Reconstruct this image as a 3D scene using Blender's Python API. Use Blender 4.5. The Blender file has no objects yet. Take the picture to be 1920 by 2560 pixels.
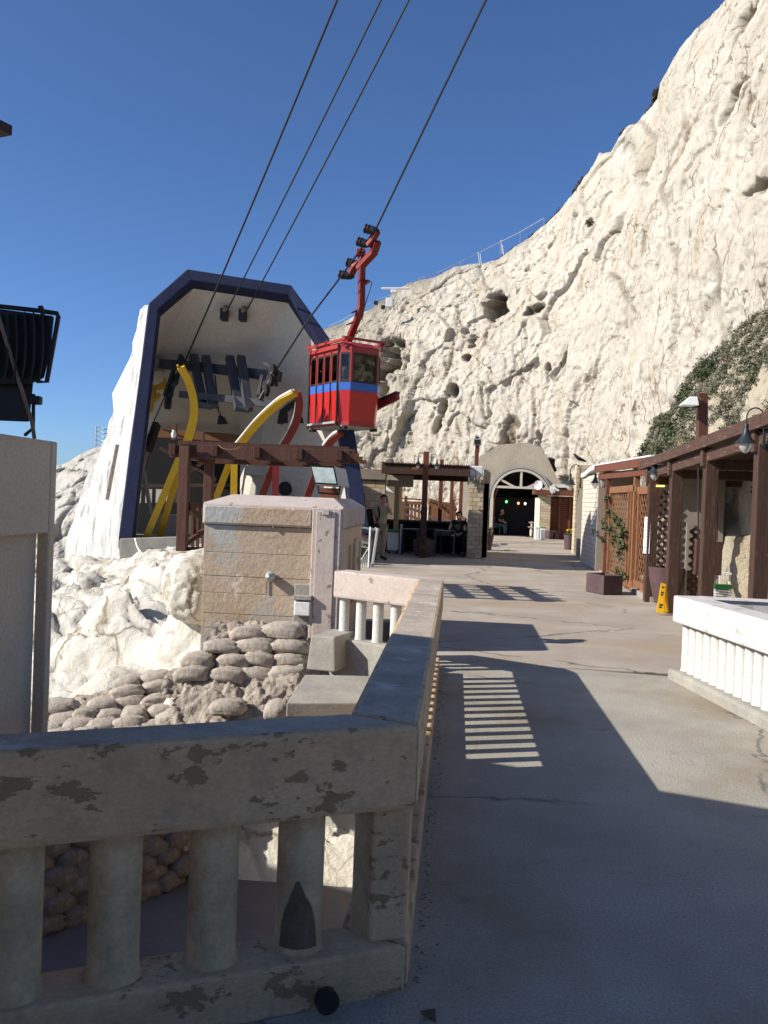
import bpy, bmesh, math, random
import numpy as np
from mathutils import Vector, Matrix, Quaternion
random.seed(7); RNG = np.random.default_rng(7)
S = bpy.context.scene; COL = S.collection
V = Vector; rad = math.radians
# ------------------------------------------------------------------ camera
FPX, EYE = 2200.0, 1.6
_roll = rad(2.2)
_cy = V((1142-960, 1257-1280, FPX)).normalized()
_h0 = V((-960, 1257-math.tan(_roll)*1142-1280, FPX)).normalized()
_up = _cy.cross(_h0).normalized()
if _up.y > 0: _up = -_up
_cx = _cy.cross(_up).normalized()
if _cx.x < 0: _cx = -_cx
RM = Matrix((_cx, _cy, _up))            # camera axes (right, down, forward) -> world
cam_d = bpy.data.cameras.new('camera'); cam = bpy.data.objects.new('camera', cam_d); COL.objects.link(cam)
S.camera = cam
cam_d.sensor_fit = 'HORIZONTAL'; cam_d.sensor_width = 36; cam_d.lens = 36*FPX/1920
cam_d.clip_start = .05; cam_d.clip_end = 6000
cr = RM @ V((1, 0, 0)); cu = RM @ V((0, -1, 0)); cb = RM @ V((0, 0, -1))
cam.matrix_world = Matrix(((cr.x, cu.x, cb.x, 0), (cr.y, cu.y, cb.y, 0), (cr.z, cu.z, cb.z, EYE), (0, 0, 0, 1)))
# ------------------------------------------------------------------ light
sunv = V((1.5, .52, -1)).normalized()
SUN_EL = math.asin(-sunv.z)
w = bpy.data.worlds.new('World'); S.world = w; w.use_nodes = True
nt = w.node_tree; bg = nt.nodes['Background']
sky = nt.nodes.new('ShaderNodeTexSky'); sky.sky_type = 'NISHITA'; sky.sun_disc = False
sky.sun_elevation = SUN_EL
to_sun = -sunv
sky.sun_rotation = math.atan2(to_sun.x, to_sun.y)
sky.altitude = 1700; sky.air_density = .85; sky.dust_density = 2.3; sky.ozone_density = 10
nt.links.new(sky.outputs[0], bg.inputs[0]); bg.inputs[1].default_value = .116
sd = bpy.data.lights.new('sun', 'SUN'); sd.energy = 4.9; sd.angle = rad(.5); sd.color = (1, .98, .95)
so = bpy.data.objects.new('sun', sd); COL.objects.link(so)
so.rotation_euler = sunv.to_track_quat('-Z', 'Y').to_euler(); so.location = (-20, -8, 30)
S.view_settings.view_transform = 'Standard'; S.view_settings.look = 'None'
S.view_settings.exposure = 0.5; S.view_settings.gamma = 1; S.view_settings.use_white_balance = True; S.view_settings.white_balance_temperature = 7000; S.view_settings.use_curve_mapping = False
# ------------------------------------------------------------------ survey helpers (photo pixel + real distance -> place)
def ray(px, py): return RM @ V(((px-960)/FPX, (py-1280)/FPX, 1.0))
def at(px, py, d):
    r = ray(px, py)*d; return V((r.x, r.y, r.z+EYE))
def gnd(px, py, z=0.0):
    r = ray(px, py); t = (z-EYE)/r.z; return V((r.x*t, r.y*t, z))
def onx(px, py, x):
    r = ray(px, py); t = x/r.x; return V((x, r.y*t, r.z*t+EYE))
def ony(px, py, y):
    r = ray(px, py); t = y/r.y; return V((r.x*t, y, r.z*t+EYE))
def proj(x, y, z):
    z = z-EYE; m = RM
    qx = m[0][0]*x+m[1][0]*y+m[2][0]*z; qy = m[0][1]*x+m[1][1]*y+m[2][1]*z; qz = m[0][2]*x+m[1][2]*y+m[2][2]*z
    return 960+FPX*qx/qz, 1280+FPX*qy/qz
# ------------------------------------------------------------------ materials
def N(nt, t, **k):
    n = nt.nodes.new(t)
    for a, b in k.items(): setattr(n, a, b)
    return n
def mat(name, c, c2=None, s=4, rough=.85, bump=.25, bs=40, c3=None, t3=(.56, .60), s3=3, metal=0, st=(1, 1, 1), spec=.3, bd=.02, c4=None, t4=(.6, .75), s4=1, st4=(1, 1, 1), crack=0, det=8, fk=.35):
    m = bpy.data.materials.new(name); m.use_nodes = True; nt = m.node_tree; L = nt.links.new
    p = nt.nodes['Principled BSDF']; p.inputs['Roughness'].default_value = rough; p.inputs['Metallic'].default_value = metal
    p.inputs['Specular IOR Level'].default_value = spec
    tc = N(nt, 'ShaderNodeTexCoord'); mp = N(nt, 'ShaderNodeMapping'); mp.inputs['Scale'].default_value = st; L(tc.outputs['Object'], mp.inputs[0])
    c = tuple(c)+(1,); c2 = tuple(c2)+(1,) if c2 else tuple(x*.78 for x in c[:3])+(1,)
    def noise(sc, det=6, vec=mp, r=.6, dist=0):
        n = N(nt, 'ShaderNodeTexNoise'); n.inputs['Scale'].default_value = sc; n.inputs['Detail'].default_value = det; n.inputs['Roughness'].default_value = r; n.inputs['Distortion'].default_value = dist
        L(vec.outputs[0], n.inputs['Vector']); return n
    def ramp(src, a, b):
        n = N(nt, 'ShaderNodeMapRange'); n.inputs[1].default_value = a; n.inputs[2].default_value = b; L(src, n.inputs[0]); return n.outputs[0]
    def mix(f, A, B):
        n = N(nt, 'ShaderNodeMix', data_type='RGBA'); L(f, n.inputs[0])
        for i, q in ((6, A), (7, B)):
            if isinstance(q, tuple): n.inputs[i].default_value = q
            else: L(q, n.inputs[i])
        return n.outputs[2]
    col = mix(ramp(noise(s, det).outputs[0], .35, .65), c, c2)
    hgt = noise(bs, 8, r=.7).outputs[0]
    fine = ramp(noise(bs*1.7, 4).outputs[0], .2, .9)
    f = N(nt, 'ShaderNodeMix', data_type='RGBA', blend_type='MULTIPLY'); f.inputs[0].default_value = fk
    L(col, f.inputs[6]); cc = N(nt, 'ShaderNodeCombineColor'); [L(fine, cc.inputs[i]) for i in range(3)]; L(cc.outputs[0], f.inputs[7])
    g = N(nt, 'ShaderNodeMix', data_type='RGBA', blend_type='MULTIPLY'); g.inputs[0].default_value = 1; L(f.outputs[2], g.inputs[6]); g.inputs[7].default_value = (1.12, 1.12, 1.12, 1)
    col = g.outputs[2]
    if c4:
        mp4 = N(nt, 'ShaderNodeMapping'); mp4.inputs['Scale'].default_value = st4; L(tc.outputs['Object'], mp4.inputs[0])
        col = mix(ramp(noise(s4, 7, mp4).outputs[0], *t4), col, tuple(c4)+(1,))
    if c3:
        k = ramp(noise(s3, 10, r=.68).outputs[0], *t3); col = mix(k, col, tuple(c3)+(1,))
        mm = N(nt, 'ShaderNodeMath', operation='MULTIPLY_ADD'); L(k, mm.inputs[0]); mm.inputs[1].default_value = -.5; L(hgt, mm.inputs[2]); hgt = mm.outputs[0]
    if crack:
        nz = noise(1.5, 6, dist=1)
        vm = N(nt, 'ShaderNodeVectorMath', operation='MULTIPLY_ADD'); L(nz.outputs['Color'], vm.inputs[0]); vm.inputs[1].default_value = (.5, .5, .5); L(mp.outputs[0], vm.inputs[2])
        vo = N(nt, 'ShaderNodeTexVoronoi', feature='DISTANCE_TO_EDGE'); vo.inputs['Scale'].default_value = crack; L(vm.outputs[0], vo.inputs['Vector'])
        k = ramp(vo.outputs[0], .010, .0); msk = ramp(noise(.5).outputs[0], .44, .5)
        mm = N(nt, 'ShaderNodeMath', operation='MULTIPLY'); L(k, mm.inputs[0]); L(msk, mm.inputs[1])
        col = mix(mm.outputs[0], col, tuple(x*.25 for x in c[:3])+(1,))
    L(col, p.inputs['Base Color'])
    b = N(nt, 'ShaderNodeBump'); b.inputs['Strength'].default_value = bump; b.inputs['Distance'].default_value = bd; L(hgt, b.inputs['Height']); L(b.outputs[0], p.inputs['Normal'])
    return m
def flat(name, c, rough=.5, metal=0, emit=0, alpha=1, trans=0):
    m = bpy.data.materials.new(name); m.use_nodes = True; p = m.node_tree.nodes['Principled BSDF']
    p.inputs['Base Color'].default_value = (*c, 1); p.inputs['Roughness'].default_value = rough; p.inputs['Metallic'].default_value = metal
    p.inputs['Transmission Weight'].default_value = trans
    if trans: p.inputs['IOR'].default_value = 1.2
    if emit: p.inputs['Emission Color'].default_value = (*c, 1); p.inputs['Emission Strength'].default_value = emit
    return m
WOOD = (9, 9, 1.2)
MT = dict(
 asphalt=mat('asphalt', (.53, .495, .42), (.41, .38, .32), s=1.3, bump=.8, bs=55, bd=.012, c4=(.25, .195, .12), t4=(.5, .7), s4=.6, st4=(1, .7, 1), crack=.35, c3=(.2, .185, .16), t3=(.6, .74), s3=2.2, fk=.6),
 concrete_path=mat('concrete_path', (.45, .395, .33), (.34, .29, .235), s=.9, bump=.35, bs=45, bd=.01, c4=(.33, .25, .175), t4=(.5, .68), s4=.45, st4=(.6, 1.2, 1), crack=.3, c3=(.46, .46, .44), t3=(.64, .7), s3=1.4),
 paint=mat('old_cream_paint', (.68, .46, .27), (.57, .38, .22), s=2.5, bump=.7, bs=28, bd=.012, c3=(.29, .195, .10), t3=(.575, .59), s3=6.5, st=(1, 1, 1.9), c4=(.36, .26, .16), t4=(.52, .78), s4=9),
 paint_top=mat('grey_concrete_cap', (.50, .42, .335), (.36, .30, .24), s=4, bump=.5, bs=35, bd=.01, c3=(.52, .47, .42), t3=(.57, .64), s3=5, c4=(.24, .2, .16), t4=(.58, .72), s4=3),
 paint_pink=mat('pinkish_paint', (.56, .475, .42), (.48, .40, .35), s=3, bump=.4, bs=25, bd=.01, c3=(.26, .22, .18), t3=(.6, .63), s3=5),
 pink_strip=mat('pinkish_pilaster_paint', (.56, .475, .42), (.50, .42, .37), s=3, bump=.4, bs=25, bd=.01, c3=(.22, .19, .15), t3=(.6, .62), s3=9, st=(1, 1, .7)),
 baluster=mat('baluster_cement', (.66, .48, .29), (.38, .27, .15), s=4, bump=.5, bs=30, bd=.012, c4=(.50, .34, .19), t4=(.54, .7), s4=3, st4=(1, 1, .5), c3=(.18, .14, .09), t3=(.66, .7), s3=5),
 white_bal=mat('white_baluster_paint', (.62, .61, .57), (.55, .54, .50), s=5, bump=.2, bs=30, bd=.006, c3=(.35, .32, .26), t3=(.68, .72), s3=7),
 white_cap=mat('white_parapet_paint', (.64, .605, .57), (.56, .53, .50), s=4, bump=.35, bs=28, bd=.008, c3=(.38, .36, .31), t3=(.575, .60), s3=4, st=(1, 1, 1.3)),
 patch=mat('crumbled_cement', (.20, .155, .10), (.13, .10, .065), s=9, bump=1, bs=25, bd=.02),
 tan=mat('tan_plaster', (.72, .53, .355), (.64, .47, .31), s=3, bump=.25, bs=40, bd=.006, c4=(.40, .27, .15), t4=(.66, .8), s4=5, st4=(1, 1, .25)),
 bunker=mat('board_marked_concrete', (.44, .32, .21), (.52, .41, .30), s=1.6, bump=.7, bs=16, bd=.02, c4=(.40, .41, .38), t4=(.5, .6), s4=1.1, st4=(1.3, 1, .9), c3=(.58, .46, .38), t3=(.6, .64), s3=2.3),
 concrete=mat('grey_concrete', (.38, .36, .31), (.29, .275, .24), s=3, bump=.5, bs=25, bd=.012, c3=(.2, .18, .15), t3=(.68, .74), s3=8),
 floor=mat('lower_floor_concrete', (.15, .15, .16), (.12, .12, .13), s=2, bump=.2, bs=30, c3=(.34, .33, .31), t3=(.7, .74), s3=5),
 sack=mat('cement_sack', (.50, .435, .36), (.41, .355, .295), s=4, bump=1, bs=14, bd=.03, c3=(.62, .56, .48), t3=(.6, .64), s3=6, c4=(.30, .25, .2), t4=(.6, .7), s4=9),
 sack_dark=mat('shaded_sack', (.26, .235, .20), (.17, .15, .13), s=5, bump=1, bs=16, bd=.03, c3=(.5, .49, .44), t3=(.625, .66), s3=9, c4=(.3, .26, .21), t4=(.58, .68), s4=3),  # darker sack copy: shade of the lower bags put into the colour
 mortar=mat('rubble_mortar', (.55, .47, .38), (.38, .32, .26), s=9, bump=1, bs=12, bd=.06, c3=(.2, .17, .14), t3=(.6, .66), s3=14),
 navy=mat('navy_paint', (.012, .018, .055), (.016, .024, .075), s=5, bump=.35, bs=20, bd=.02, c3=(.02, .06, .13), t3=(.68, .78), s3=1.6, rough=.7),
 shell_out=mat('whitewashed_render', (.74, .73, .70), (.60, .585, .54), s=1.6, bump=1, bs=7, bd=.12, st=(1.4, 1.4, .3), c3=(.36, .32, .24), t3=(.57, .70), s3=2.2),
 shell_in=mat('cream_ceiling_paint', (.62, .57, .49), (.56, .51, .44), s=.8, bump=.15, bs=12, bd=.02, c3=(.38, .33, .27), t3=(.68, .74), s3=3, st=(1, 1, .5)),
 yellow=mat('yellow_steel', (.66, .40, .02), (.60, .35, .015), s=2, bump=.1, bs=20, rough=.45, c3=(.3, .2, .05), t3=(.7, .74), s3=6),
 rail_pad=mat('worn_white_runner', (.62, .60, .55), (.5, .48, .42), s=6, bump=.4, bs=25, c3=(.15, .13, .1), t3=(.62, .66), s3=9),
 red=mat('red_steel', (.24, .028, .022), (.19, .022, .018), s=2, bump=.12, bs=20, rough=.5, c3=(.18, .04, .03), t3=(.7, .76), s3=5),
 steel=mat('dark_grey_steel', (.075, .075, .082), (.05, .05, .055), s=3, bump=.2, bs=20, rough=.55, c3=(.12, .1, .09), t3=(.65, .75), s3=5),
 black=mat('black_steel', (.018, .017, .016), (.026, .024, .022), s=4, bump=.2, bs=25, rough=.5, c3=(.07, .05, .035), t3=(.66, .72), s3=8),
 rust=mat('rusty_rod', (.28, .2, .14), (.2, .13, .08), s=8, bump=.3, bs=60, rough=.7),
 wood=mat('red_brown_wood', (.125, .052, .032), (.08, .032, .02), s=3, st=WOOD, bump=.35, bs=10, bd=.008, rough=.62, c3=(.26, .13, .08), t3=(.64, .7), s3=4),
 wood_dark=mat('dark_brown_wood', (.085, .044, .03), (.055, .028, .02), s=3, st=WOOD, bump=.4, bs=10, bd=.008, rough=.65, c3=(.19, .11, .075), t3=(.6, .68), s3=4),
 wood_horiz=mat('weathered_brown_beam', (.11, .06, .043), (.072, .038, .027), s=3, st=(8, 1.2, 9), bump=.4, bs=10, bd=.008, rough=.65, c3=(.24, .16, .12), t3=(.58, .66), s3=4),
 wood_lite=mat('varnished_orange_wood', (.29, .135, .065), (.21, .09, .042), s=3, st=WOOD, bump=.3, bs=10, bd=.006, rough=.55, c3=(.48, .28, .15), t3=(.63, .7), s3=4),
 wood_red=mat('red_stained_wood', (.19, .065, .036), (.14, .045, .025), s=3, st=(4, 4, 2), bump=.3, bs=10, bd=.006, rough=.55),
 planter=mat('plum_brown_planter', (.115, .068, .07), (.085, .05, .052), s=4, bump=.3, bs=30, rough=.7, c3=(.22, .18, .17), t3=(.7, .74), s3=9),
 soil=mat('soil', (.07, .05, .035), (.1, .075, .05), s=12, bump=.8, bs=30),
 glassy=flat('window_glass', (.16, .18, .19), .06, trans=.0),
 white=mat('white_enamel', (.78, .78, .76), (.72, .72, .70), s=3, bump=.05, bs=20, rough=.45),
 brick_a=mat('limestone_brick', (.60, .50, .35), (.54, .44, .30), s=6, bump=.5, bs=22, bd=.01, c3=(.44, .34, .22), t3=(.66, .72), s3=6),
 brick_b=mat('pale_limestone_brick', (.66, .57, .42), (.60, .50, .36), s=6, bump=.5, bs=22, bd=.01),
 brick_c=mat('ochre_limestone_brick', (.54, .42, .26), (.48, .37, .23), s=6, bump=.5, bs=22, bd=.01),
 brick_w=mat('cream_block', (.70, .62, .52), (.64, .57, .48), s=6, bump=.35, bs=22, bd=.01),
 brick_w2=mat('warm_cream_block', (.72, .62, .50), (.66, .56, .45), s=6, bump=.35, bs=22, bd=.01),
 joint=mat('mortar_joint', (.22, .19, .15), (.17, .15, .12), s=9, bump=.4, bs=40),
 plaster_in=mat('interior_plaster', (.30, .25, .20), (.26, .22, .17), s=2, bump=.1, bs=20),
 facade=mat('tunnel_render', (.50, .44, .345), (.43, .37, .285), s=1.2, bump=.5, bs=9, bd=.04, c4=(.36, .3, .22), t4=(.6, .75), s4=.8),
 frame_w=mat('pale_arch_frame', (.62, .56, .47), (.55, .5, .42), s=4, bump=.1, bs=20),
 dark_in=mat('dark_interior', (.012, .012, .014), (.02, .018, .018), s=1, bump=.1, bs=10),  # near black: darkness of interiors put into the colour
 foliage=mat('leaf_green', (.05, .075, .026), (.08, .10, .04), s=7, bump=.1, bs=20, rough=.6),
 foliage_grey=mat('grey_green_scrub', (.23, .225, .165), (.15, .155, .105), s=1.6, bump=.1, bs=20, rough=.75, c3=(.20, .155, .105), t3=(.54, .62), s3=1.8),
 foliage_dry=mat('dry_brown_scrub', (.16, .11, .06), (.09, .075, .04), s=3, bump=.1, bs=20, rough=.8),
 plastic_green=flat('green_plastic', (.02, .28, .06), .35), plastic_white=flat('white_plastic', (.72, .74, .72), .4),
 sign_yellow=flat('yellow_plastic', (.75, .40, .01), .4), ink=flat('black_ink', (.02, .02, .02), .6), ink_grey=flat('grey_print', (.3, .32, .36), .6),
 blue_band=mat('blue_band_paint', (.05, .15, .50), (.045, .13, .45), s=3, bump=.05, bs=20, rough=.35),
 cab_red=mat('cabin_red_paint', (.55, .018, .014), (.48, .015, .012), s=2, bump=.06, bs=15, rough=.32, spec=.5, c3=(.34, .015, .012), t3=(.68, .8), s3=2),
 cab_frame=mat('cabin_frame_red', (.42, .05, .045), (.36, .04, .035), s=3, bump=.06, bs=15, rough=.4),
 table_blue=mat('slate_blue_steel', (.05, .07, .12), (.04, .055, .09), s=4, bump=.05, bs=20, rough=.5),
 galv=mat('galvanised_steel', (.50, .52, .50), (.42, .44, .43), s=5, bump=.1, bs=20, rough=.45, metal=.4),
 skin=flat('skin', (.50, .28, .19), .6), khaki=mat('khaki_cloth', (.42, .38, .28), (.36, .32, .23), s=8, bump=.4, bs=25),
 khaki2=mat('khaki_trousers', (.36, .31, .22), (.30, .26, .18), s=8, bump=.4, bs=25), hair=flat('dark_hair', (.02, .014, .01), .6),
 cloth_black=mat('black_cloth', (.014, .014, .015), (.022, .022, .024), s=8, bump=.4, bs=25), jeans=mat('blue_jeans', (.11, .16, .25), (.08, .12, .2), s=8, bump=.3, bs=25),
 white_hair=flat('white_hair', (.62, .58, .52), .7), shoe=flat('brown_shoe', (.05, .028, .018), .5),
 bulb=flat('clear_bulb_glass', (.75, .75, .70), .08, trans=.6), lens=mat('floodlight_lens', (.34, .42, .38), (.55, .62, .58), s=9, bump=.05, bs=10, rough=.12, spec=.8),
 lamp_g=flat('green_light', (.15, .9, .3), .5, emit=1.4), lamp_o=flat('orange_light', (1, .45, .25), .5, emit=1.2), lamp_w=flat('pink_white_light', (1, .8, .8), .5, emit=1.2), lamp_y=flat('amber_ceiling_lamp', (1, .62, .15), .5, emit=1.1),
)
def rock_mat(name, a, b, warm, crev, dark, sc=1.0, bump=1.0, top_white=True, strata=0):
    m = bpy.data.materials.new(name); m.use_nodes = True; nt = m.node_tree; L = nt.links.new; p = nt.nodes['Principled BSDF']
    p.inputs['Roughness'].default_value = .95; p.inputs['Specular IOR Level'].default_value = .1
    tc = N(nt, 'ShaderNodeTexCoord'); mp = N(nt, 'ShaderNodeMapping'); L(tc.outputs['Object'], mp.inputs[0]); mp.inputs['Scale'].default_value = (sc, sc, sc)
    mv = N(nt, 'ShaderNodeMapping'); L(tc.outputs['Object'], mv.inputs[0]); mv.inputs['Scale'].default_value = (sc*1.2, sc*1.2, sc*.28)
    def noise(s, d=8, v=mp, r=.6, dist=0):
        n = N(nt, 'ShaderNodeTexNoise'); n.inputs['Scale'].default_value = s; n.inputs['Detail'].default_value = d; n.inputs['Roughness'].default_value = r; n.inputs['Distortion'].default_value = dist
        L(v.outputs[0], n.inputs['Vector']); return n.outputs[0]
    def ramp(src, x, y):
        n = N(nt, 'ShaderNodeMapRange'); n.inputs[1].default_value = x; n.inputs[2].default_value = y; L(src, n.inputs[0]); return n.outputs[0]
    def mix(f, A, B):
        n = N(nt, 'ShaderNodeMix', data_type='RGBA'); L(f, n.inputs[0])
        for i, q in ((6, A), (7, B)):
            if isinstance(q, tuple): n.inputs[i].default_value = (*q, 1)
            else: L(q, n.inputs[i])
        return n.outputs[2]
    col = mix(ramp(noise(.25), .38, .62), a, b)
    col = mix(ramp(noise(.6, 8, mv), .52, .75), col, warm)
    col = mix(ramp(noise(2.2, 9, mv, .7, .6), .60, .80), col, crev)
    col = mix(ramp(noise(5.5, 6, mp, .7, .4), .66, .80), col, dark)
    def cracks(s, wdt, lo, hi):
        nz = N(nt, 'ShaderNodeTexNoise'); nz.inputs['Scale'].default_value = s*.8; nz.inputs['Detail'].default_value = 6; L(mp.outputs[0], nz.inputs['Vector'])
        vm = N(nt, 'ShaderNodeVectorMath', operation='MULTIPLY_ADD'); L(nz.outputs['Color'], vm.inputs[0]); vm.inputs[1].default_value = (1.1/s,)*3; L(mv.outputs[0], vm.inputs[2])
        vo = N(nt, 'ShaderNodeTexVoronoi', feature='DISTANCE_TO_EDGE'); vo.inputs['Scale'].default_value = s; L(vm.outputs[0], vo.inputs['Vector'])
        k = ramp(vo.outputs[0], wdt, 0); mm = N(nt, 'ShaderNodeMath', operation='MULTIPLY'); L(k, mm.inputs[0]); L(ramp(noise(s*.35, 4), lo, hi), mm.inputs[1]); return mm.outputs[0]
    col = mix(cracks(.55, .022, .42, .55), col, dark); col = mix(cracks(1.7, .035, .44, .6), col, crev)
    vp = N(nt, 'ShaderNodeTexVoronoi'); vp.inputs['Scale'].default_value = 4.5; L(mp.outputs[0], vp.inputs['Vector'])
    pm = N(nt, 'ShaderNodeMath', operation='MULTIPLY'); L(ramp(vp.outputs['Distance'], .22, .12), pm.inputs[0]); L(ramp(noise(.9, 5), .46, .60), pm.inputs[1]); col = mix(pm.outputs[0], col, crev)
    at_ = N(nt, 'ShaderNodeAttribute', attribute_name='stain_shade'); col = mix(at_.outputs['Fac'], col, dark)  # carries rock patches and the painted shade of cave hollows
    L(col, p.inputs['Base Color'])
    h1 = noise(3.0, 10, mp, .72, .3); h2 = noise(9, 6, mp, .6)
    ad = N(nt, 'ShaderNodeMath', operation='MULTIPLY_ADD'); L(h2, ad.inputs[0]); ad.inputs[1].default_value = .3; L(h1, ad.inputs[2])
    bm = N(nt, 'ShaderNodeBump'); bm.inputs['Strength'].default_value = bump; bm.inputs['Distance'].default_value = .10/sc; L(ad.outputs[0], bm.inputs['Height']); L(bm.outputs[0], p.inputs['Normal'])
    return m
MT['cliff'] = rock_mat('chalk_cliff', (.445, .405, .335), (.50, .465, .40), (.42, .345, .25), (.27, .215, .15), (.14, .11, .07), 1, 1.0)
MT['chalk'] = rock_mat('white_chalk', (.66, .635, .565), (.62, .59, .505), (.55, .48, .37), (.40, .35, .265), (.24, .2, .14), 1.6, .9)
MT['bank'] = rock_mat('yellowish_chalk', (.47, .42, .33), (.42, .365, .275), (.38, .30, .19), (.27, .22, .14), (.17, .135, .09), 1.8, 1.4)
MT['hillrock'] = rock_mat('grey_layered_rock', (.48, .46, .41), (.42, .40, .35), (.44, .39, .32), (.3, .28, .24), (.2, .19, .17), 1.2, 1)
MT['sea'] = mat('sea_water', (.015, .05, .08), (.02, .06, .1), s=.02, bump=.3, bs=.4, rough=.15)
# ------------------------------------------------------------------ mesh helpers
class MB:
    def __init__(s): s.v = []; s.f = []; s.mi = []; s.m = 0
    def add(s, vs, fs):
        o = len(s.v); s.v += [tuple(p) for p in vs]; s.f += [tuple(i+o for i in f) for f in fs]; s.mi += [s.m]*len(fs); return s
    def box(s, c, d, rz=0, q=None):
        M = q.to_matrix() if q else Matrix.Rotation(rz, 3, 'Z'); c = V(c)
        vs = [c+M@V((x*d[0]/2, y*d[1]/2, z*d[2]/2)) for x in (-1, 1) for y in (-1, 1) for z in (-1, 1)]
        return s.add(vs, [(0, 1, 3, 2), (4, 6, 7, 5), (0, 4, 5, 1), (2, 3, 7, 6), (0, 2, 6, 4), (1, 5, 7, 3)])
    def bar(s, a, b, w, h, up=(0, 0, 1)):
        a = V(a); b = V(b); d = (b-a).normalized(); u = V(up)
        if abs(d.dot(u)) > .98: u = V((0, 1, 0))
        x = d.cross(u).normalized(); y = x.cross(d).normalized()
        vs = [p+x*(i*w/2)+y*(j*h/2) for p in (a, b) for i, j in ((-1, -1), (1, -1), (1, 1), (-1, 1))]
        return s.add(vs, [(0, 1, 2, 3)[::-1], (4, 5, 6, 7), (0, 1, 5, 4), (1, 2, 6, 5), (2, 3, 7, 6), (3, 0, 4, 7)])
    def sweep(s, pts, w, h, up=(0, 0, 1)):
        pts = [V(p) for p in pts]; n = len(pts); vs = []
        for i, p in enumerate(pts):
            d = (pts[min(i+1, n-1)]-pts[max(i-1, 0)]).normalized(); u = V(up); x = d.cross(u).normalized(); y = x.cross(d).normalized()
            vs += [p+x*(a*w/2)+y*(b*h/2) for a, b in ((-1, -1), (1, -1), (1, 1), (-1, 1))]
        fs = [(3, 2, 1, 0), tuple(4*(n-1)+k for k in range(4))]
        for i in range(n-1):
            for k in range(4): fs.append((4*i+k, 4*i+(k+1) % 4, 4*i+4+(k+1) % 4, 4*i+4+k))
        return s.add(vs, fs)
    def tube(s, pts, r, n=8, r2=None):
        pts = [V(p) for p in pts]; m = len(pts); vs = []
        d0 = (pts[1]-pts[0]).normalized(); x = d0.orthogonal().normalized()
        for i, p in enumerate(pts):
            d = (pts[min(i+1, m-1)]-pts[max(i-1, 0)]).normalized(); x = (x-d*x.dot(d)).normalized(); y = d.cross(x)
            rr = r if r2 is None else r+(r2-r)*i/(m-1)
            if isinstance(r, (list, tuple)): rr = r[i]
            vs += [p+(x*math.cos(2*math.pi*k/n)+y*math.sin(2*math.pi*k/n))*rr for k in range(n)]
        fs = [tuple(range(n))[::-1], tuple(n*(m-1)+k for k in range(n))]
        for i in range(m-1):
            for k in range(n): fs.append((n*i+k, n*i+(k+1) % n, n*i+n+(k+1) % n, n*i+n+k))
        return s.add(vs, fs)
    def lathe(s, c, prof, n=20, axis=(0, 0, 1)):
        q = V((0, 0, 1)).rotation_difference(V(axis)); c = V(c); vs = []
        for r, z in prof: vs += [c+q@V((r*math.cos(2*math.pi*k/n), r*math.sin(2*math.pi*k/n), z)) for k in range(n)]
        m = len(prof); fs = [tuple(range(n))[::-1], tuple(n*(m-1)+k for k in range(n))]
        for i in range(m-1):
            for k in range(n): fs.append((n*i+k, n*i+(k+1) % n, n*i+n+(k+1) % n, n*i+n+k))
        return s.add(vs, fs)
    def prism(s, poly, off):
        n = len(poly); a = [V(p) for p in poly]; off = V(off); b = [p+off for p in a]
        return s.add(a+b, [tuple(range(n))[::-1], tuple(range(n, 2*n))]+[(i, (i+1) % n, n+(i+1) % n, n+i) for i in range(n)])
    def quad(s, *p): return s.add(p, [tuple(range(len(p)))])
    def leaves(s, c, R, n, size=.06, flat_=.8, rnd=random):
        c = V(c)
        for _ in range(n):
            d = V((rnd.gauss(0, 1), rnd.gauss(0, 1), rnd.gauss(0, 1))).normalized()*(rnd.random()**.45)
            p = c+V((d.x*R[0], d.y*R[1], d.z*R[2])); a = V((rnd.gauss(0, 1), rnd.gauss(0, 1), rnd.gauss(0, 1))).normalized(); b = a.orthogonal().normalized()
            k = size*rnd.uniform(.6, 1.4); s.add([p-a*k, p+b*k*.45, p+a*k, p-b*k*.45], [(0, 1, 2, 3)])
        return s
    def mesh(s, name, mats, smooth=False, fix=True):
        me = bpy.data.meshes.new(name); me.from_pydata(s.v, [], s.f)
        for m in (mats if isinstance(mats, (list, tuple)) else [mats]): me.materials.append(MT[m] if isinstance(m, str) else m)
        if any(s.mi): me.polygons.foreach_set('material_index', s.mi)
        if fix and len(s.f) < 60000:
            bm = bmesh.new(); bm.from_mesh(me); bmesh.ops.recalc_face_normals(bm, faces=bm.faces); bm.to_mesh(me); bm.free()
        if smooth:
            me.polygons.foreach_set('use_smooth', [True]*len(me.polygons))
            try: me.set_sharp_from_angle(angle=rad(40))
            except Exception: pass
        return me
    def build(s, name, mats, parent=None, smooth=False, bevel=0, label=None, kind=None):
        o = bpy.data.objects.new(name, s.mesh(name, mats, smooth)); COL.objects.link(o)
        if parent is not None:
            o.parent = parent; o.location = -wloc(parent)
        if bevel:
            b = o.modifiers.new('bevel', 'BEVEL'); b.width = bevel; b.segments = 2; b.limit_method = 'ANGLE'; b.angle_limit = rad(40)
        if label: o['label'] = label
        if kind: o['kind'] = kind
        return o
def wloc(o):
    l = V(o.location)
    while o.parent is not None: o = o.parent; l = l+V(o.location)
    return l
def tag(o, label=None, cat=None, group=None, kind=None):
    if label: o['label'] = label
    if cat: o['category'] = cat
    if group: o['group'] = group
    if kind: o['kind'] = kind
    return o
def thing(name, loc, label, cat, group=None):
    o = bpy.data.objects.new(name, None); o.empty_display_size = .2; COL.objects.link(o); o.location = V(loc)
    return tag(o, label, cat, group)
def struct(o): o['kind'] = 'structure'; return o
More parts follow.
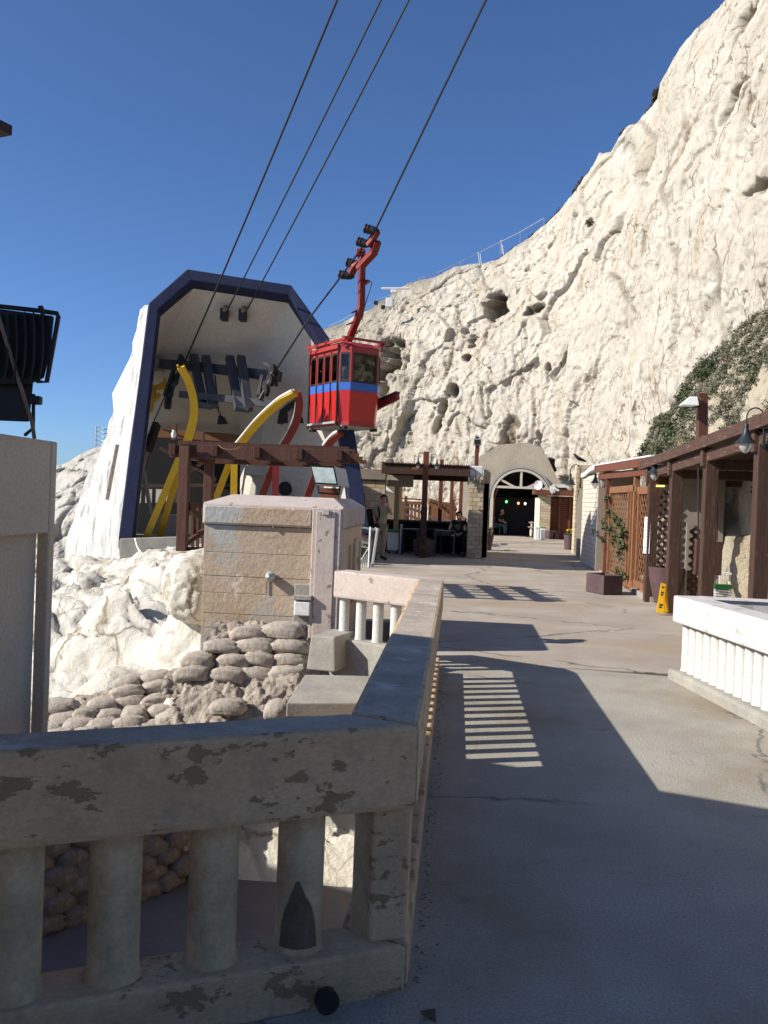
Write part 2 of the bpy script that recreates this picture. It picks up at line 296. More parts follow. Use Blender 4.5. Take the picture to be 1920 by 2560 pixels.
def inst(name, me, parent, loc, rz=0, sc=(1, 1, 1), q=None):
    o = bpy.data.objects.new(name, me); COL.objects.link(o)
    if parent is not None: o.parent = parent; loc = V(loc)-wloc(parent)
    o.location = loc; o.scale = sc
    if q is not None: o.rotation_mode = 'QUATERNION'; o.rotation_quaternion = q
    else: o.rotation_euler.z = rz
    return o
def smooth_curve(pts, n=6):
    out = []; P = [V(p) for p in pts]; P = [P[0]*2-P[1]]+P+[P[-1]*2-P[-2]]
    for i in range(1, len(P)-2):
        for k in range(n):
            t = k/n; a, b, c, d = P[i-1:i+3]
            out.append(.5*((2*b)+(c-a)*t+(2*a-5*b+4*c-d)*t*t+(3*b-a-3*c+d)*t**3))
    out.append(P[-2]); return out
# ------------------------------------------------------------------ noise on arrays
def _hash(i, j, k, seed):
    h = (i*374761393+j*668265263+k*2147483647+seed*974634777) & 0xffffffff
    h = ((h ^ (h >> 13))*1274126177) & 0xffffffff
    return ((h ^ (h >> 16)) & 0xffff)/65535.0
def vnoise(P, seed=0):
    P = np.asarray(P); I = np.floor(P).astype(np.int64); f = P-I; u = f*f*(3-2*f); r = 0
    for a in (0, 1):
        for b in (0, 1):
            for c in (0, 1):
                wgt = (u[..., 0] if a else 1-u[..., 0])*(u[..., 1] if b else 1-u[..., 1])*(u[..., 2] if c else 1-u[..., 2])
                r = r+wgt*_hash(I[..., 0]+a, I[..., 1]+b, I[..., 2]+c, seed)
    return r*2-1
def fbm(P, sc, oct=5, seed=0, gain=.5, ridge=False, st=(1, 1, 1)):
    P = np.asarray(P)*sc*np.array(st); a = 1; s = 0; tot = 0
    for o in range(oct):
        n = vnoise(P, seed+o*17)
        if ridge: n = 1-2*np.abs(n)
        s = s+a*n; tot += a; a *= gain; P = P*2.03+11.3
    return s/tot
def facets(P, sc, seed, st=(1, 1, 1), k=.5, tilt=None):
    """fractured rock: every cell of a jittered lattice is a flat, tilted face"""
    P = np.asarray(P); sh = P.shape[:-1]; X = (P*sc*np.array(st)).reshape(-1, 3); I = np.floor(X).astype(np.int64)
    best = np.full(len(X), 1e9); sec = np.full(len(X), 1e9); val = np.zeros(len(X))
    for a in (-1, 0, 1):
        for b in (-1, 0, 1):
            for c in (-1, 0, 1):
                J = I+np.array([a, b, c]); h = [_hash(J[:, 0], J[:, 1], J[:, 2], seed+q) for q in range(7)]
                D = X-(J+np.stack(h[:3], -1)); d = (D*D).sum(1); m = d < best
                sec = np.where(m, best, np.minimum(sec, d)); best = np.where(m, d, best)
                v = (h[3]-.5)+k*2*((h[4]-.5)*D[:, 0]+(h[5]-.5)*D[:, 1]+(h[6]-.25)*D[:, 2]); val = np.where(m, v, val)
    gap = np.sqrt(sec)-np.sqrt(best)
    return val.reshape(sh), gap.reshape(sh)
def grid_mesh(name, P, mname, stain_shade=None):
    nv, nu = P.shape[:2]; me = bpy.data.meshes.new(name)
    idx = np.arange(nv*nu).reshape(nv, nu)
    f = np.stack([idx[:-1, :-1], idx[:-1, 1:], idx[1:, 1:], idx[1:, :-1]], -1).reshape(-1, 4)
    me.vertices.add(nv*nu); me.vertices.foreach_set('co', P.reshape(-1).astype(np.float32))
    me.loops.add(f.size); me.loops.foreach_set('vertex_index', f.reshape(-1).astype(np.int32))
    me.polygons.add(len(f)); me.polygons.foreach_set('loop_start', np.arange(0, f.size, 4, dtype=np.int32))
    try: me.polygons.foreach_set('loop_total', np.full(len(f), 4, dtype=np.int32))
    except Exception: pass
    me.update(calc_edges=True); me.validate()
    me.polygons.foreach_set('use_smooth', [True]*len(me.polygons))
    a = me.attributes.new('stain_shade', 'FLOAT', 'POINT'); a.data.foreach_set('value', (np.zeros(nv*nu) if stain_shade is None else stain_shade.reshape(-1)).astype(np.float32))
    me.materials.append(MT[mname]); o = bpy.data.objects.new(name, me); COL.objects.link(o); return struct(o)
# ================================================================== TERRAIN
def sheet(name, pts, z, m):
    mb = MB(); mb.prism([(x, y, z-.3) for x, y in pts], (0, 0, .3)); return struct(mb.build(name, m))
SEAM = 8.9; PAVE = []
sheet('asphalt_path', [(-.3, 2.75), (-1.3, 2.2), (-3.2, 1.2), (-3.2, -8), (9, -8), (9, SEAM-.15), (2.2, SEAM-.2), (-.3, SEAM+.1)], 0, 'asphalt')
pav = sheet('pavement', [(-.3, SEAM+.1), (2.2, SEAM-.2), (9, SEAM-.15), (12, 30), (12, 64), (-2, 64), (-5, 50), (-5, 33), (-2.6, 26), (-2.6, 12), (-1.16, 11.3), (-1.16, 9.3), (-.3, 8.3)], -.02, 'soil')
_ye = [8.9, 11.6, 15.3, 19.2, 23.4, 28, 33, 38, 44, 64]; _xe = [-5, 1.9, 5.2, 12]
for _j in range(len(_ye)-1):
    for _i in range(3):
        x0, x1, y0_, y1_ = _xe[_i]+.003, _xe[_i+1]-.003, _ye[_j]+.004, _ye[_j+1]-.004
        if _i == 0: x0 = -.3 if y1_ < 12 else (-2.6 if y1_ < 29 else -5)
        z_ = -.006+random.uniform(-.003, .002); mb_ = (x0, y0_, x1, y1_, z_)
        PAVE.append(mb_)
sheet('sea', [(-4000, -3000), (4000, -3000), (4000, 5000), (-4000, 5000)], -26, 'sea')
sheet('lower_floor', [(-6, -2), (-.28, -2), (-.28, 8.3), (-2.6, 8.3), (-4.5, 5.6)], -2.0, 'floor')
# steps rising to the tunnel square
for i, (y, z) in enumerate(((31.5, .05), (36, .1), (40.5, .15))):
    pass
MBP = None
# --- main cliff
def strip(cols, nu, nv, amp, seed, mname, name, caves=(), back=8, vex=1.0, big=1.0, ledge=0, stain_fn=None):
    """cols: (px, base depth, base z, top photo y, depth gained to the top)"""
    c = np.array(cols, float); u = np.linspace(0, len(c)-1, nu)
    it = [np.interp(u, np.arange(len(c)), c[:, k]) for k in range(5)]
    px, D, zb, ys, gain = it
    B = np.array([at(x, 1270, d) for x, d in zip(px, D)]); B[:, 2] = zb
    T = np.array([at(x, y, d+g) for x, y, d, g in zip(px, ys, D, gain)])
    nb = max(8, nv//10); v = np.linspace(0, 1, nv)[:, None, None]
    P = B[None]*(1-v)+T[None]*v
    hb = (T[:, 2]-B[:, 2])[None, :, None]
    vv = v[..., 0]
    # bulge: steeper low, laid back near the top
    away = T-B; away[:, 2] = 0; P = P-away[None]*(.35*vex*np.sin(math.pi*vv)[..., None])
    nrm = np.array([-RM[0][2], -RM[1][2], 0]); tang = np.gradient(B, axis=0); n2 = np.stack([-tang[:, 1], tang[:, 0], np.zeros(len(u))], -1); n2 /= np.linalg.norm(n2, axis=1)[:, None]+1e-9
    sgn = np.sign((n2*(-B)).sum(1)); n2 = n2*sgn[:, None]
    k = np.ones(9)/9; n2 = np.stack([np.convolve(np.pad(n2[:, i], 4, 'edge'), k, 'valid') for i in range(3)], -1)
    Q = P.copy()
    W3 = P+.45*np.stack([fbm(P, .35, 3, seed+71), fbm(P, .35, 3, seed+72), fbm(P, .35, 3, seed+73)], -1); W3[..., 2] += .45*W3[..., 0]
    f1, g1 = facets(W3, .24, seed+80, (1, 1, .55), .55); f2, g2 = facets(W3+.15*fbm(P, 2, 2, seed+74)[..., None], .62, seed+90, (1, 1, .6), .55); f3, g3 = facets(W3, 1.7, seed+95, (1, 1, .7), .6)
    Am = amp*np.interp(proj(P[..., 0], P[..., 1], P[..., 2])[0], [1050, 1250, 1500], [1.15, .95, .75])
    d = big*.6*fbm(P, .11, 3, seed)+.30*fbm(P, .30, 3, seed+3)*Am+Am*(.55*f1+.30*f2*(.4+1.2*np.clip(fbm(P, .2, 2, seed+76)+.35, 0, 1))+.15*f3)
    d -= Am*(.24*np.clip(1-g1/.07, 0, 1)*np.clip(fbm(P, .3, 2, seed+77)*3+.4, 0, 1)+.12*np.clip(1-g2/.09, 0, 1)*np.clip(fbm(P, .4, 2, seed+78)*3+.2, 0, 1))
    d += .07*amp*fbm(P, 2.2, 4, seed+9, .6)-.16*amp*np.clip(fbm(P, .9, 4, seed+20, ridge=True, st=(1, 1, .45))-.45, 0, 1)*2
    d += .05*amp*fbm(P, 5.5, 3, seed+31, .6)-.10*amp*np.clip(fbm(P, 3.4, 3, seed+33, st=(1, 1, .7))-.35, 0, 1)*5
    st = .55*np.clip(1-g1/.05, 0, 1)*np.clip(fbm(P, .3, 2, seed+77)*3+.2, 0, 1)+.4*np.clip(1-g2/.05, 0, 1)*np.clip(fbm(P, .4, 2, seed+78)*3, 0, 1)
    if caves:
        X, Y = proj(P[..., 0], P[..., 1], P[..., 2])
        wob = fbm(P, 1.6, 3, seed+40)*.35+.9*facets(P, 1.1, seed+41, (1, 1, .6), .5)[0]
        for cx, cy_, rx, ry, ang, dep in caves:
            a = rad(ang); dx = X-cx; dy = Y-cy_; ex = (dx*math.cos(a)+dy*math.sin(a))/rx; ey = (-dx*math.sin(a)+dy*math.cos(a))/ry
            r = np.sqrt(ex*ex+ey*ey)+wob; kk = 1/(1+np.exp((r-1)*9)); d -= dep*kk; st = np.maximum(st, kk*.75)  # hollows also darkened: cave shade painted into the colour
    dp = np.pad(d, 1, 'edge'); d = .6*d+.10*(dp[:-2, 1:-1]+dp[2:, 1:-1]+dp[1:-1, :-2]+dp[1:-1, 2:])
    edge = np.clip(vv*12, 0, 1); edge2 = .25+.75*np.clip((1-vv)*9, 0, 1)
    P = P+n2[None]*(d*edge*edge2)[..., None]
    P[..., 2] += .25*amp*fbm(Q, .9, 3, seed+50)*edge
    # land behind the brow
    vb = np.linspace(0, 1, nb)[1:, None, None]; top = P[-1]
    bk = away/(np.linalg.norm(away, axis=1)[:, None]+1e-6)
    PB = top[None]+bk[None]*back*vb*vb; PB[..., 2] += -.04*back*vb[..., 0]**2*8+.2*fbm(PB, .6, 3, seed+60)*vb[..., 0]
    st = np.concatenate([st, np.full(PB.shape[:2], .35)]); 
    if stain_fn is not None: st[:nv] = np.maximum(st[:nv], stain_fn(Q, vv))
    return grid_mesh(name, np.concatenate([P, PB]), mname, st), (P, n2)
CAVES = ((1232, 775, 20, 34, 20, 2.0), (1332, 770, 20, 11, -30, .8), (1108, 1010, 12, 21, 8, 3.2), (1088, 1062, 5, 26, 35, .8), (972, 905, 30, 58, 28, 2.4), (1134, 975, 9, 12, 0, 1.5),
         (1374, 935, 6, 26, 4, .9), (1270, 1085, 16, 36, 10, .5), (1185, 855, 10, 12, 40, 1.1), (1165, 893, 9, 10, 0, 1.1), (1860, 60, 14, 60, 35, .7), (1840, 240, 8, 50, 30, .7), (1890, 470, 34, 9, -30, .6), (1303, 1290, 74, 122, 0, 9.0))
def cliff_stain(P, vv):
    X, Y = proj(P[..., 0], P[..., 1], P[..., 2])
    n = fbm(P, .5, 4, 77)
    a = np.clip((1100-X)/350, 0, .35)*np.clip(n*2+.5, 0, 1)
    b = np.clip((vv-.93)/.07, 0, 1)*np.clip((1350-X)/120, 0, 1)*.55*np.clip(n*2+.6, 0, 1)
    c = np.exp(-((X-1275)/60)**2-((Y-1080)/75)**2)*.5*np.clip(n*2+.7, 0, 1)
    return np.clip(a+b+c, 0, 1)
CLIFF = [(560, 66, -4, 960, 6), (700, 62, -2, 880, 7), (790, 60, -1, 830, 7), (850, 59, -1, 812, 7), (900, 58, -.5, 782, 8), (960, 57, -.5, 752, 8), (1010, 56, -.5, 712, 8), (1070, 54, -.3, 696, 9), (1140, 53, -.3, 668, 9),
         (1200, 52, -.3, 657, 9.5), (1260, 51, -.3, 636, 10), (1330, 50, -.3, 585, 10.5), (1390, 48.5, -.3, 532, 11), (1440, 47, -.3, 470, 11), (1470, 46, -.3, 432, 11), (1500, 45, -.3, 385, 11.5), (1530, 44, -.3, 378, 11.5),
         (1570, 42, -.3, 322, 12), (1600, 41, -.3, 300, 12), (1648, 39, -.3, 248, 12), (1655, 38.6, -.3, 205, 12), (1700, 37, -.3, 120, 12.5), (1740, 35.5, -.3, 72, 13), (1790, 34, -.3, 28, 13), (1850, 32, -.3, -40, 13), (1950, 29, -.3, -160, 13),
         (2150, 25, -.3, -420, 13), (2500, 20, -.3, -900, 12)]
cliff, (CP, CN) = strip(CLIFF, 860, 420, 1.0, 3, 'cliff', 'cliff', CAVES, back=9, stain_fn=cliff_stain)
# --- near spur on the right (yellowish chalk, scrub on top)
BANK = [(1585, 27, -.2, 1200, 1), (1615, 25, -.2, 1130, 2), (1650, 21, -.2, 1050, 4), (1690, 18.2, -.2, 1010, 5), (1735, 16.9, -.2, 940, 6), (1790, 15.6, -.2, 880, 7), (1850, 14.4, -.2, 825, 7.5), (1920, 13.2, -.2, 770, 8), (2050, 11.2, -.2, 640, 8), (2350, 9, -.2, 380, 8)]
bank, (BP, BN) = strip(BANK, 340, 280, .8, 11, 'bank', 'rock_bank', (), back=5, big=.35)
# --- grey layered hill far left
HILL = [(-300, 62, -8, 1275, 9), (-100, 60, -7, 1235, 9), (60, 58, -6, 1200, 9), (130, 57, -5, 1175, 9), (200, 56, -4, 1140, 9), (260, 56, -3, 1118, 9), (320, 57, -3, 1085, 9), (420, 60, -3, 1010, 9), (600, 64, -3, 930, 8)]
hill, _ = strip(HILL, 260, 200, .8, 23, 'hillrock', 'hill', (), back=8, big=.6)
me = hill.data; co = np.zeros(len(me.vertices)*3, np.float32); me.vertices.foreach_get('co', co); co = co.reshape(-1, 3)
ph = (co[:, 2]*.9-co[:, 0]*.42+.5*fbm(co, .25, 3, 5))*1.7
co[:, 1] -= .55*np.abs(np.sin(ph))**.5; me.vertices.foreach_set('co', co.reshape(-1)); me.update()
# --- chalk slope below the terrace
CTRL = [at(*a) for a in ((100, 1800, 10.6), (100, 1650, 13), (110, 1440, 18), (180, 1392, 21), (300, 1392, 21.5), (240, 1392, 22.5), (350, 1388, 23.5), (440, 1378, 20), (520, 1370, 15), (500, 1440, 10.6), (515, 1520, 9.8), (450, 1600, 9.8), (300, 1650, 10.3), (200, 1750, 11), (350, 1500, 12.5),
                                  (240, 1480, 15), (480, 1660, 9.8), (380, 1740, 9.9), (520, 1590, 9.4), (700, 1600, 9.2), (830, 1600, 9.2), (420, 1410, 15), (900, 1440, 13), (350, 1755, 9.7), (300, 1775, 9.5), (230, 1790, 9.4), (400, 1765, 9.5), (140, 1790, 9.45), (140, 1812, 9.25), (100, 1838, 9.05), (250, 1835, 9.05), (380, 1825, 9.1), (430, 1850, 8.9), (200, 1865, 8.8))]
CTRL += [V(p) for p in ((-3.4, 8.4, -1.2), (-4.4, 7.2, -1.2), (-4.9, 5.5, -1.25), (-4.6, 3, -1.5), (-5, 0, -2), (-2.6, 26, -.6), (-2.7, 18, -.3), (-2.8, 14, .2), (-8, 28, -.4), (-12, 22, -3), (-14, 14, -6), (-12, 8, -6), (-9, 4, -5), (-20, 20, -12), (-20, 34, -8), (-14, 34, -4), (-20, 5, -14),
                           (-5, 34, -.5), (-30, 40, -16), (-30, 10, -20), (-8, -6, -5), (-2.0, 8.75, -1.4), (-1.2, 8.75, -1.5), (-.5, 8.8, -1.6), (-2.8, 8.5, -1.2), (-6.5, 11, -1.6), (-9, 15, -2.3), (-11, 20, -2.2))]
CA = np.array(CTRL)
def slope_z(x, y):
    x = np.asarray(x, float); y = np.asarray(y, float); d2 = (x[..., None]-CA[:, 0])**2+(y[..., None]-CA[:, 1])**2+.03
    wgt = d2**-1.7; return (wgt*CA[:, 2]).sum(-1)/wgt.sum(-1)
gx = np.linspace(0, 1, 420)**1.6; gx = -.34-30*gx; gy = -6+46*np.linspace(0, 1, 460)
gy = np.interp(np.linspace(0, 1, 520), [0, .08, .62, 1], [-6, 4, 14, 42])
X, Y = np.meshgrid(gx, gy); Z = slope_z(X, Y)
k = np.clip(((X+3.9)*.8-(Y-5.9)*.6+.5)/.25, 0, 1)*np.clip((9.0-Y)/1.0, 0, 1); Z = Z*(1-k)+(-2.06)*k
k2 = np.clip((X+1.35)/.1, 0, 1)*np.clip((Y-9.2)/.2, 0, 1)+np.clip((X+2.75)/.1, 0, 1)*np.clip((Y-11.4)/.3, 0, 1); k2 = np.clip(k2, 0, 1); Z = Z*(1-k2)-.6*k2
k3 = np.clip((Y-9.0)/.2, 0, 1)*np.clip((11.4-Y)/.2, 0, 1)*np.clip((X+2.75)/.1, 0, 1); Z = np.minimum(Z, np.where(k3 > .5, 0.1, 99))
P3 = np.stack([X, Y, Z], -1); nk = (1-k)*(1-k2)
Q3 = P3+.5*np.stack([fbm(P3, .6, 3, 71), fbm(P3, .6, 3, 72), fbm(P3, .6, 3, 73)], -1); Q3[..., 1] += .5*Q3[..., 0]
a1, b1 = facets(Q3, .55, 81, (.7, 1.4, 1), .7); a2, b2 = facets(Q3, 1.5, 82, (.8, 1.3, 1), .7); a3, b3 = facets(Q3, 4.2, 83, (1, 1, 1), .7)
nr_ = np.clip((Y-10.2)/3, .3, 1); dz = .10*fbm(P3, .55, 3, 61)+.20*nr_*a1+.09*a2+.05*a3+.03*fbm(P3, 5, 3, 65, .6)-.16*np.clip(1-b1/.07, 0, 1)-.06*np.clip(1-b2/.08, 0, 1)
rub = np.clip((Y-13.5)/3, 0, 1); dz += rub*.10*fbm(P3, 5, 3, 69, .7)
q_ = np.clip((X+5.2)/.5, 0, 1)*np.clip((-.9-X)/.3, 0, 1)*np.clip((11.2-Y)/1, 0, 1)*np.clip((Y-6.5)/.5, 0, 1); lit_ = np.clip((Y-8.1)/.3, 0, 1)*np.clip((9.1-Y)/.2, 0, 1)*np.clip((X+2.4)/.3, 0, 1); q_ = q_*(1-lit_); dz = dz*(1-.75*q_)-.07*q_
P3[..., 2] += dz*nk; P3[..., 0] -= .1*fbm(P3, 1.3, 3, 71)*nk*(X < -.8)
grid_mesh('chalk_slope', P3, 'chalk', np.clip(.5*np.clip(1-b1/.05, 0, 1)+.25*np.clip(1-b2/.05, 0, 1)+rub*(fbm(P3, 3.2, 4, 73)*3-.55), 0, .8))
# retaining wall under the terrace edge
mb = MB(); mb.bar((-.31, 2.6, -1.1), (-.31, 9.0, -1.1), .06, 2.0); mb.bar((-.29, 2.72, -1.1), (-3.2, 1.18, -1.1), .06, 2.0)
tag(mb.build('retaining_wall', 'tan', None), 'low concrete retaining wall holding up the walkway beneath the balustrade', 'wall')
gm = bpy.data.materials.new('cabin_window_glass'); gm.use_nodes = True; _p = gm.node_tree.nodes['Principled BSDF']
_tr = gm.node_tree.nodes.new('ShaderNodeBsdfTransparent'); _tr.inputs[0].default_value = (.62, .62, .6, 1); _gl = gm.node_tree.nodes.new('ShaderNodeBsdfGlossy'); _gl.inputs['Roughness'].default_value = .03; _fr = gm.node_tree.nodes.new('ShaderNodeFresnel'); _fr.inputs[0].default_value = 1.5; _mx = gm.node_tree.nodes.new('ShaderNodeMixShader')
gm.node_tree.links.new(_fr.outputs[0], _mx.inputs[0]); gm.node_tree.links.new(_tr.outputs[0], _mx.inputs[1]); gm.node_tree.links.new(_gl.outputs[0], _mx.inputs[2]); gm.node_tree.links.new(_mx.outputs[0], gm.node_tree.nodes['Material Output'].inputs[0]); MT['glass_cab'] = gm
MT['lamp_black'] = mat('black_lamp_paint', (.022, .03, .034), (.03, .04, .045), s=5, bump=.05, bs=20, rough=.4)

for x0, y0_, x1, y1_, z_ in PAVE:
    mb = MB(); mb.box(((x0+x1)/2, (y0_+y1_)/2, z_-.04), (x1-x0, y1_-y0_, .08)); mb.build('slab', 'concrete_path', pav)
# ================================================================== LEFT BALUSTRADE
D2 = V((-.894, -.447, 0)); NB = V((-.09, 2.84, 0)); NI = V((-.331, 2.946, 0))
bal = thing('balustrade', (-.2, 5.4, 0), 'peeling cream concrete balustrade with round cement balusters turning a corner in the shade', 'balustrade')
def prism_part(name, poly, z0, z1, m, par, bev=.012, label=None):
    mb = MB(); mb.prism([(p[0], p[1], z0) for p in poly], (0, 0, z1-z0)); return mb.build(name, m, par, bevel=bev, label=label)
def painted_cap(name, poly, z0, z1, m, mtop, par, bev=.02, label=None):
    mb = MB(); n = len(poly); a = [V((p[0], p[1], z0)) for p in poly]; b = [V((p[0], p[1], z1)) for p in poly]
    mb.add(a+b, [tuple(range(n))[::-1]]+[(i, (i+1) % n, n+(i+1) % n, n+i) for i in range(n)]); mb.m = 1; mb.add(b, [tuple(range(n))])
    o = mb.build(name, [m, mtop], par); me = o.data
    bm = bmesh.new(); bm.from_mesh(me); bmesh.ops.remove_doubles(bm, verts=bm.verts, dist=1e-5)
    # finely cut and worn edges
    bmesh.ops.bevel(bm, geom=[e for e in bm.edges], offset=bev, segments=2, affect='EDGES', profile=.6); 
    bm.to_mesh(me); bm.free(); return o
F0 = V((-.331, 8.175, 0)); F1 = V((-1.2, 8.745, 0)); fd = (F1-F0).normalized(); fn = V((fd.y, -fd.x, 0)); fn = fn if fn.y > 0 else -fn
FA = V((-.09, 8.18, 0)); FB = F1+fn*.2
end = NB+D2*2.6; endi = NI+D2*2.45
painted_cap('top_rail', [NB, FA, F0, NI], .605, .88, 'paint', 'paint_top', bal)
painted_cap('top_rail', [NB+D2*.002, NI+D2*.002, endi, end], .603, .878, 'paint', 'paint_top', bal)
painted_cap('top_rail', [F0+fd*.002, FA+V((-.002, .004, 0)), FA+V((-.1, .22, 0)), FB, F1], .607, .878, 'paint_pink', 'paint_pink', bal, label='pinkish white far rail of the balustrade in the sun')
prism_part('bottom_rail', [NB+V((-.012, .03, 0)), (-.102, 8.2), (-.33, 8.2), NI], -.3, .155, 'paint', bal)
prism_part('bottom_rail', [NB+V((-.015, .01, 0)), NI+V((-.005, 0, 0)), endi, end+V((0, .01, 0))], -.3, .153, 'paint', bal)
prism_part('bottom_rail', [F0, FA+V((-.12, .15, 0)), FB+V((0, -.02, 0)), F1+V((-.1, 0, 0))], -1.7, .21, 'concrete', bal)
def baluster_mesh(r, h, m):
    mb = MB(); mb.lathe((0, 0, 0), [(r*1.14, 0), (r*1.1, .012), (r, .03), (r, h-.02), (r*1.03, h)], 24); me = mb.mesh('baluster', m, True); return me
bm_big = baluster_mesh(.076, .45, 'baluster')
for px, py in ((933, 2316), (744, 2358), (527, 2393), (281, 2435), (30, 2480)):
    inst('baluster', bm_big, bal, gnd(px, py, .153), random.random()*6)
p = gnd(744, 2358, .153)
mb = MB()  # broken, patched foot of the last but one baluster
for k in range(17):
    a = -2.25+k*.1; sh_ = lambda u: .19*math.sqrt(max(0, 1-((u+1.42)/.83)**2))*(1+.25*max(0, 1-abs(u+1.5)/.35))+.003; hh = sh_(a)
    q0 = V((p.x+.0800*math.cos(a), p.y+.0800*math.sin(a), .156)); q1 = V((p.x+.0800*math.cos(a+.1), p.y+.0800*math.sin(a+.1), .156)); h2 = sh_(a+.1)
    mb.quad(q0, q1, q1+V((0, 0, h2)), q0+V((0, 0, hh)))
mb.build('broken_patch', 'patch', bal)
bm_s = baluster_mesh(.05, .452, 'baluster')
for i in range(24):
    y = 3.22+i*.2125
    if y < 8.1: inst('baluster', bm_s, bal, (-.215, y, .153))
bm_w = baluster_mesh(.052, .40, 'white_bal')
for i in range(5):
    q = F0+fd*(.10+i*.216)+fn*.1; inst('baluster', bm_w, bal, (q.x, q.y, .208))
prism_part('corner_post', [NB+V((-.022, .05, 0)), NB+V((-.022, .24, 0)), NB+V((-.2, .24, 0)), NB+V((-.14, 0.0, 0))], .15, .61, 'paint', bal)
mb = MB(); mb.lathe(gnd(815, 2512, .06)+V((0, .02, 0)), [(.036, -.02), (.036, .015)], 18, axis=(.447, -.894, 0)); mb.build('drain_pipe', 'black', bal)
# bits along the foot of the wall: leaf litter and loose grit
mb = MB()
for i in range(300):
    y = random.uniform(2.9, 9); x = -.085+abs(random.gauss(0, .03)); s = random.uniform(.002, .007)
    mb.box((x, y, .003), (s, s*random.uniform(.6, 1.6), s*.5), random.random()*3)
mb.build('grit', 'sack_dark', None, kind='stuff')
lf = MB(); lf.add([(0, -.035, .002), (.03, 0, .02), (0, .04, .004), (-.02, 0, .012)], [(0, 1, 2, 3)]); 
for px, py, r_ in ((1070, 2545, .8),):
    o = lf.build('fallen_leaf', 'foliage_dry'); o.location = gnd(px, py, .003); o.rotation_euler.z = r_
    tag(o, 'dry curled leaf lying on the asphalt near the foot of the shaded balustrade corner', 'leaf')
# ================================================================== RIGHT PARAPET
rb = thing('white_parapet', (2.3, 7.5, 0), 'white painted parapet of close set balusters on a grey kerb right of the path', 'parapet')
ra = V((2.09, 8.58, 0)); rd_ = V((.153, -.988, 0)); rn = V((.988, .153, 0))
painted_cap('top_rail', [ra, ra+rd_*6.5, ra+rd_*6.5+rn*.27, ra+rn*.27], .55, .80, 'white_cap', 'white_cap', rb)
painted_cap('top_rail', [ra+rn*.272+V((0, -.27, 0)), ra+rn*.272, V((5.2, 8.50, 0)), V((5.2, 8.26, 0))], .62, .798, 'white_cap', 'white_cap', rb)
prism_part('inner_wall', [ra+rn*.29+V((0, -.2, 0)), ra+rn*.29+V((0, -.03, 0)), V((5.1, 8.45, 0)), V((5.1, 8.3, 0))], 0, .622, 'mortar', rb)
prism_part('kerb', [ra+V((-.02, .04, 0)), ra+rd_*6.5+V((-.05, 0, 0)), ra+rd_*6.5+rn*.3, ra+rn*.3+V((0, .04, 0))], -.1, .10, 'concrete', rb, .03)
bm_r = baluster_mesh(.061, .46, 'white_bal')
for i in range(36):
    q = ra+rd_*(.11+i*.153)+rn*.125; inst('baluster', bm_r, rb, (q.x, q.y, .095))
# ================================================================== NEAR GATE PILLAR, FLOODLIGHT, SHELTER ROOF
pl = thing('pillar', (-1.75, 2.7, -2), 'tall tan plastered pillar with a recessed panel at the left edge in the shade', 'pillar')
ya = 3.287; yb = onx(88, 1500, -1.59).y
mb = MB(); mb.box((-1.78, 2.28, -.1), (.38, 1.9, 3.7)); mb.build('core', 'tan', pl)
mb = MB(); mb.box((-1.568, (ya+yb)/2, -.1), (.048, ya-yb, 3.75)); mb.build('pilaster_strip', 'tan', pl, bevel=.006)
mb = MB(); mb.box((-1.568, (yb+1.3)/2, 1.60), (.046, yb-1.3-.002, .35)); mb.build('panel_head', 'tan', pl, bevel=.006)
mb = MB(); mb.box((-1.78, 2.28, 1.764), (.40, 1.96, .022)); mb.build('coping', 'tan', pl, bevel=.005)
fl = thing('floodlight', at(60, 1090, 3.2), 'big black ribbed floodlight seen from behind above the tan pillar at the left edge', 'floodlight')
def P_(x, y, d): return at(x, y, d)
mb = MB(); off = ray(0, 850)*.22+V((-.12, 0, 0))
mb.prism([P_(-90, 772, 3.0), P_(0, 772, 3.0), P_(137, 790, 3.0), P_(128, 880, 3.0), P_(112, 945, 3.0), P_(92, 955, 3.0), P_(78, 960, 3.0), P_(-90, 962, 3.0)], off); mb.build('housing', 'black', fl, bevel=.006)
mb = MB(); mb.tube([P_(-90, 758, 3.01), P_(0, 766, 3.01), P_(100, 777, 3.01), P_(144, 784, 3.01), P_(146, 792, 3.01), P_(117, 955, 3.01), P_(92, 953, 3.01)], .008, 6); mb.build('rim', 'black', fl)
for x in (-30, -8, 20, 42, 64, 86, 108):
    mb = MB(); mb.sweep(smooth_curve([P_(x-2, 782, 2.985), P_(x, 850, 2.975), P_(x-2, 905, 2.98), P_(x-8, 945, 2.99)], 4), .006, .02, up=-ray(x, 850)); mb.build('cooling_rib', 'black', fl, True)
mb = MB(); mb.prism([P_(-90, 962, 3.04), P_(84, 956, 3.04), P_(80, 1000, 3.04), P_(74, 1055, 3.04), P_(0, 1052, 3.04), P_(-90, 1045, 3.04)], off*.6); mb.build('ballast_box', 'black', fl, bevel=.004)
mb = MB(); mb.box(P_(91, 1001, 3.04), (.035, .03, .03)); mb.build('knob', 'black', fl, bevel=.006)
mb = MB(); mb.tube([P_(84, 985, 3.05), P_(83, 1070, 3.05), P_(62, 1088, 3.06)], .0065, 6); mb.build('bracket', 'black', fl)
mb = MB(); mb.tube([P_(-8, 778, 2.95), P_(80, 1055, 3.02), P_(86, 1096, 3.04)], .007, 8); mb.build('stay_rod', 'rust', fl)
mb = MB(); mb.tube([P_(97, 770, 2.99), P_(103, 768, 2.99), P_(107, 778, 2.99), P_(106, 795, 2.98)], .008, 6); mb.build('hook', 'black', fl)
tip = V((-1.66, 3.085, 2.87)); e_ = V((-.94, .34, 0)); g_ = V((-.34, -.94, 0))
rf = thing('shelter_roof', (-5, 1, 0), 'brown wooden shelter roof whose corner just enters the frame at upper left', 'roof')
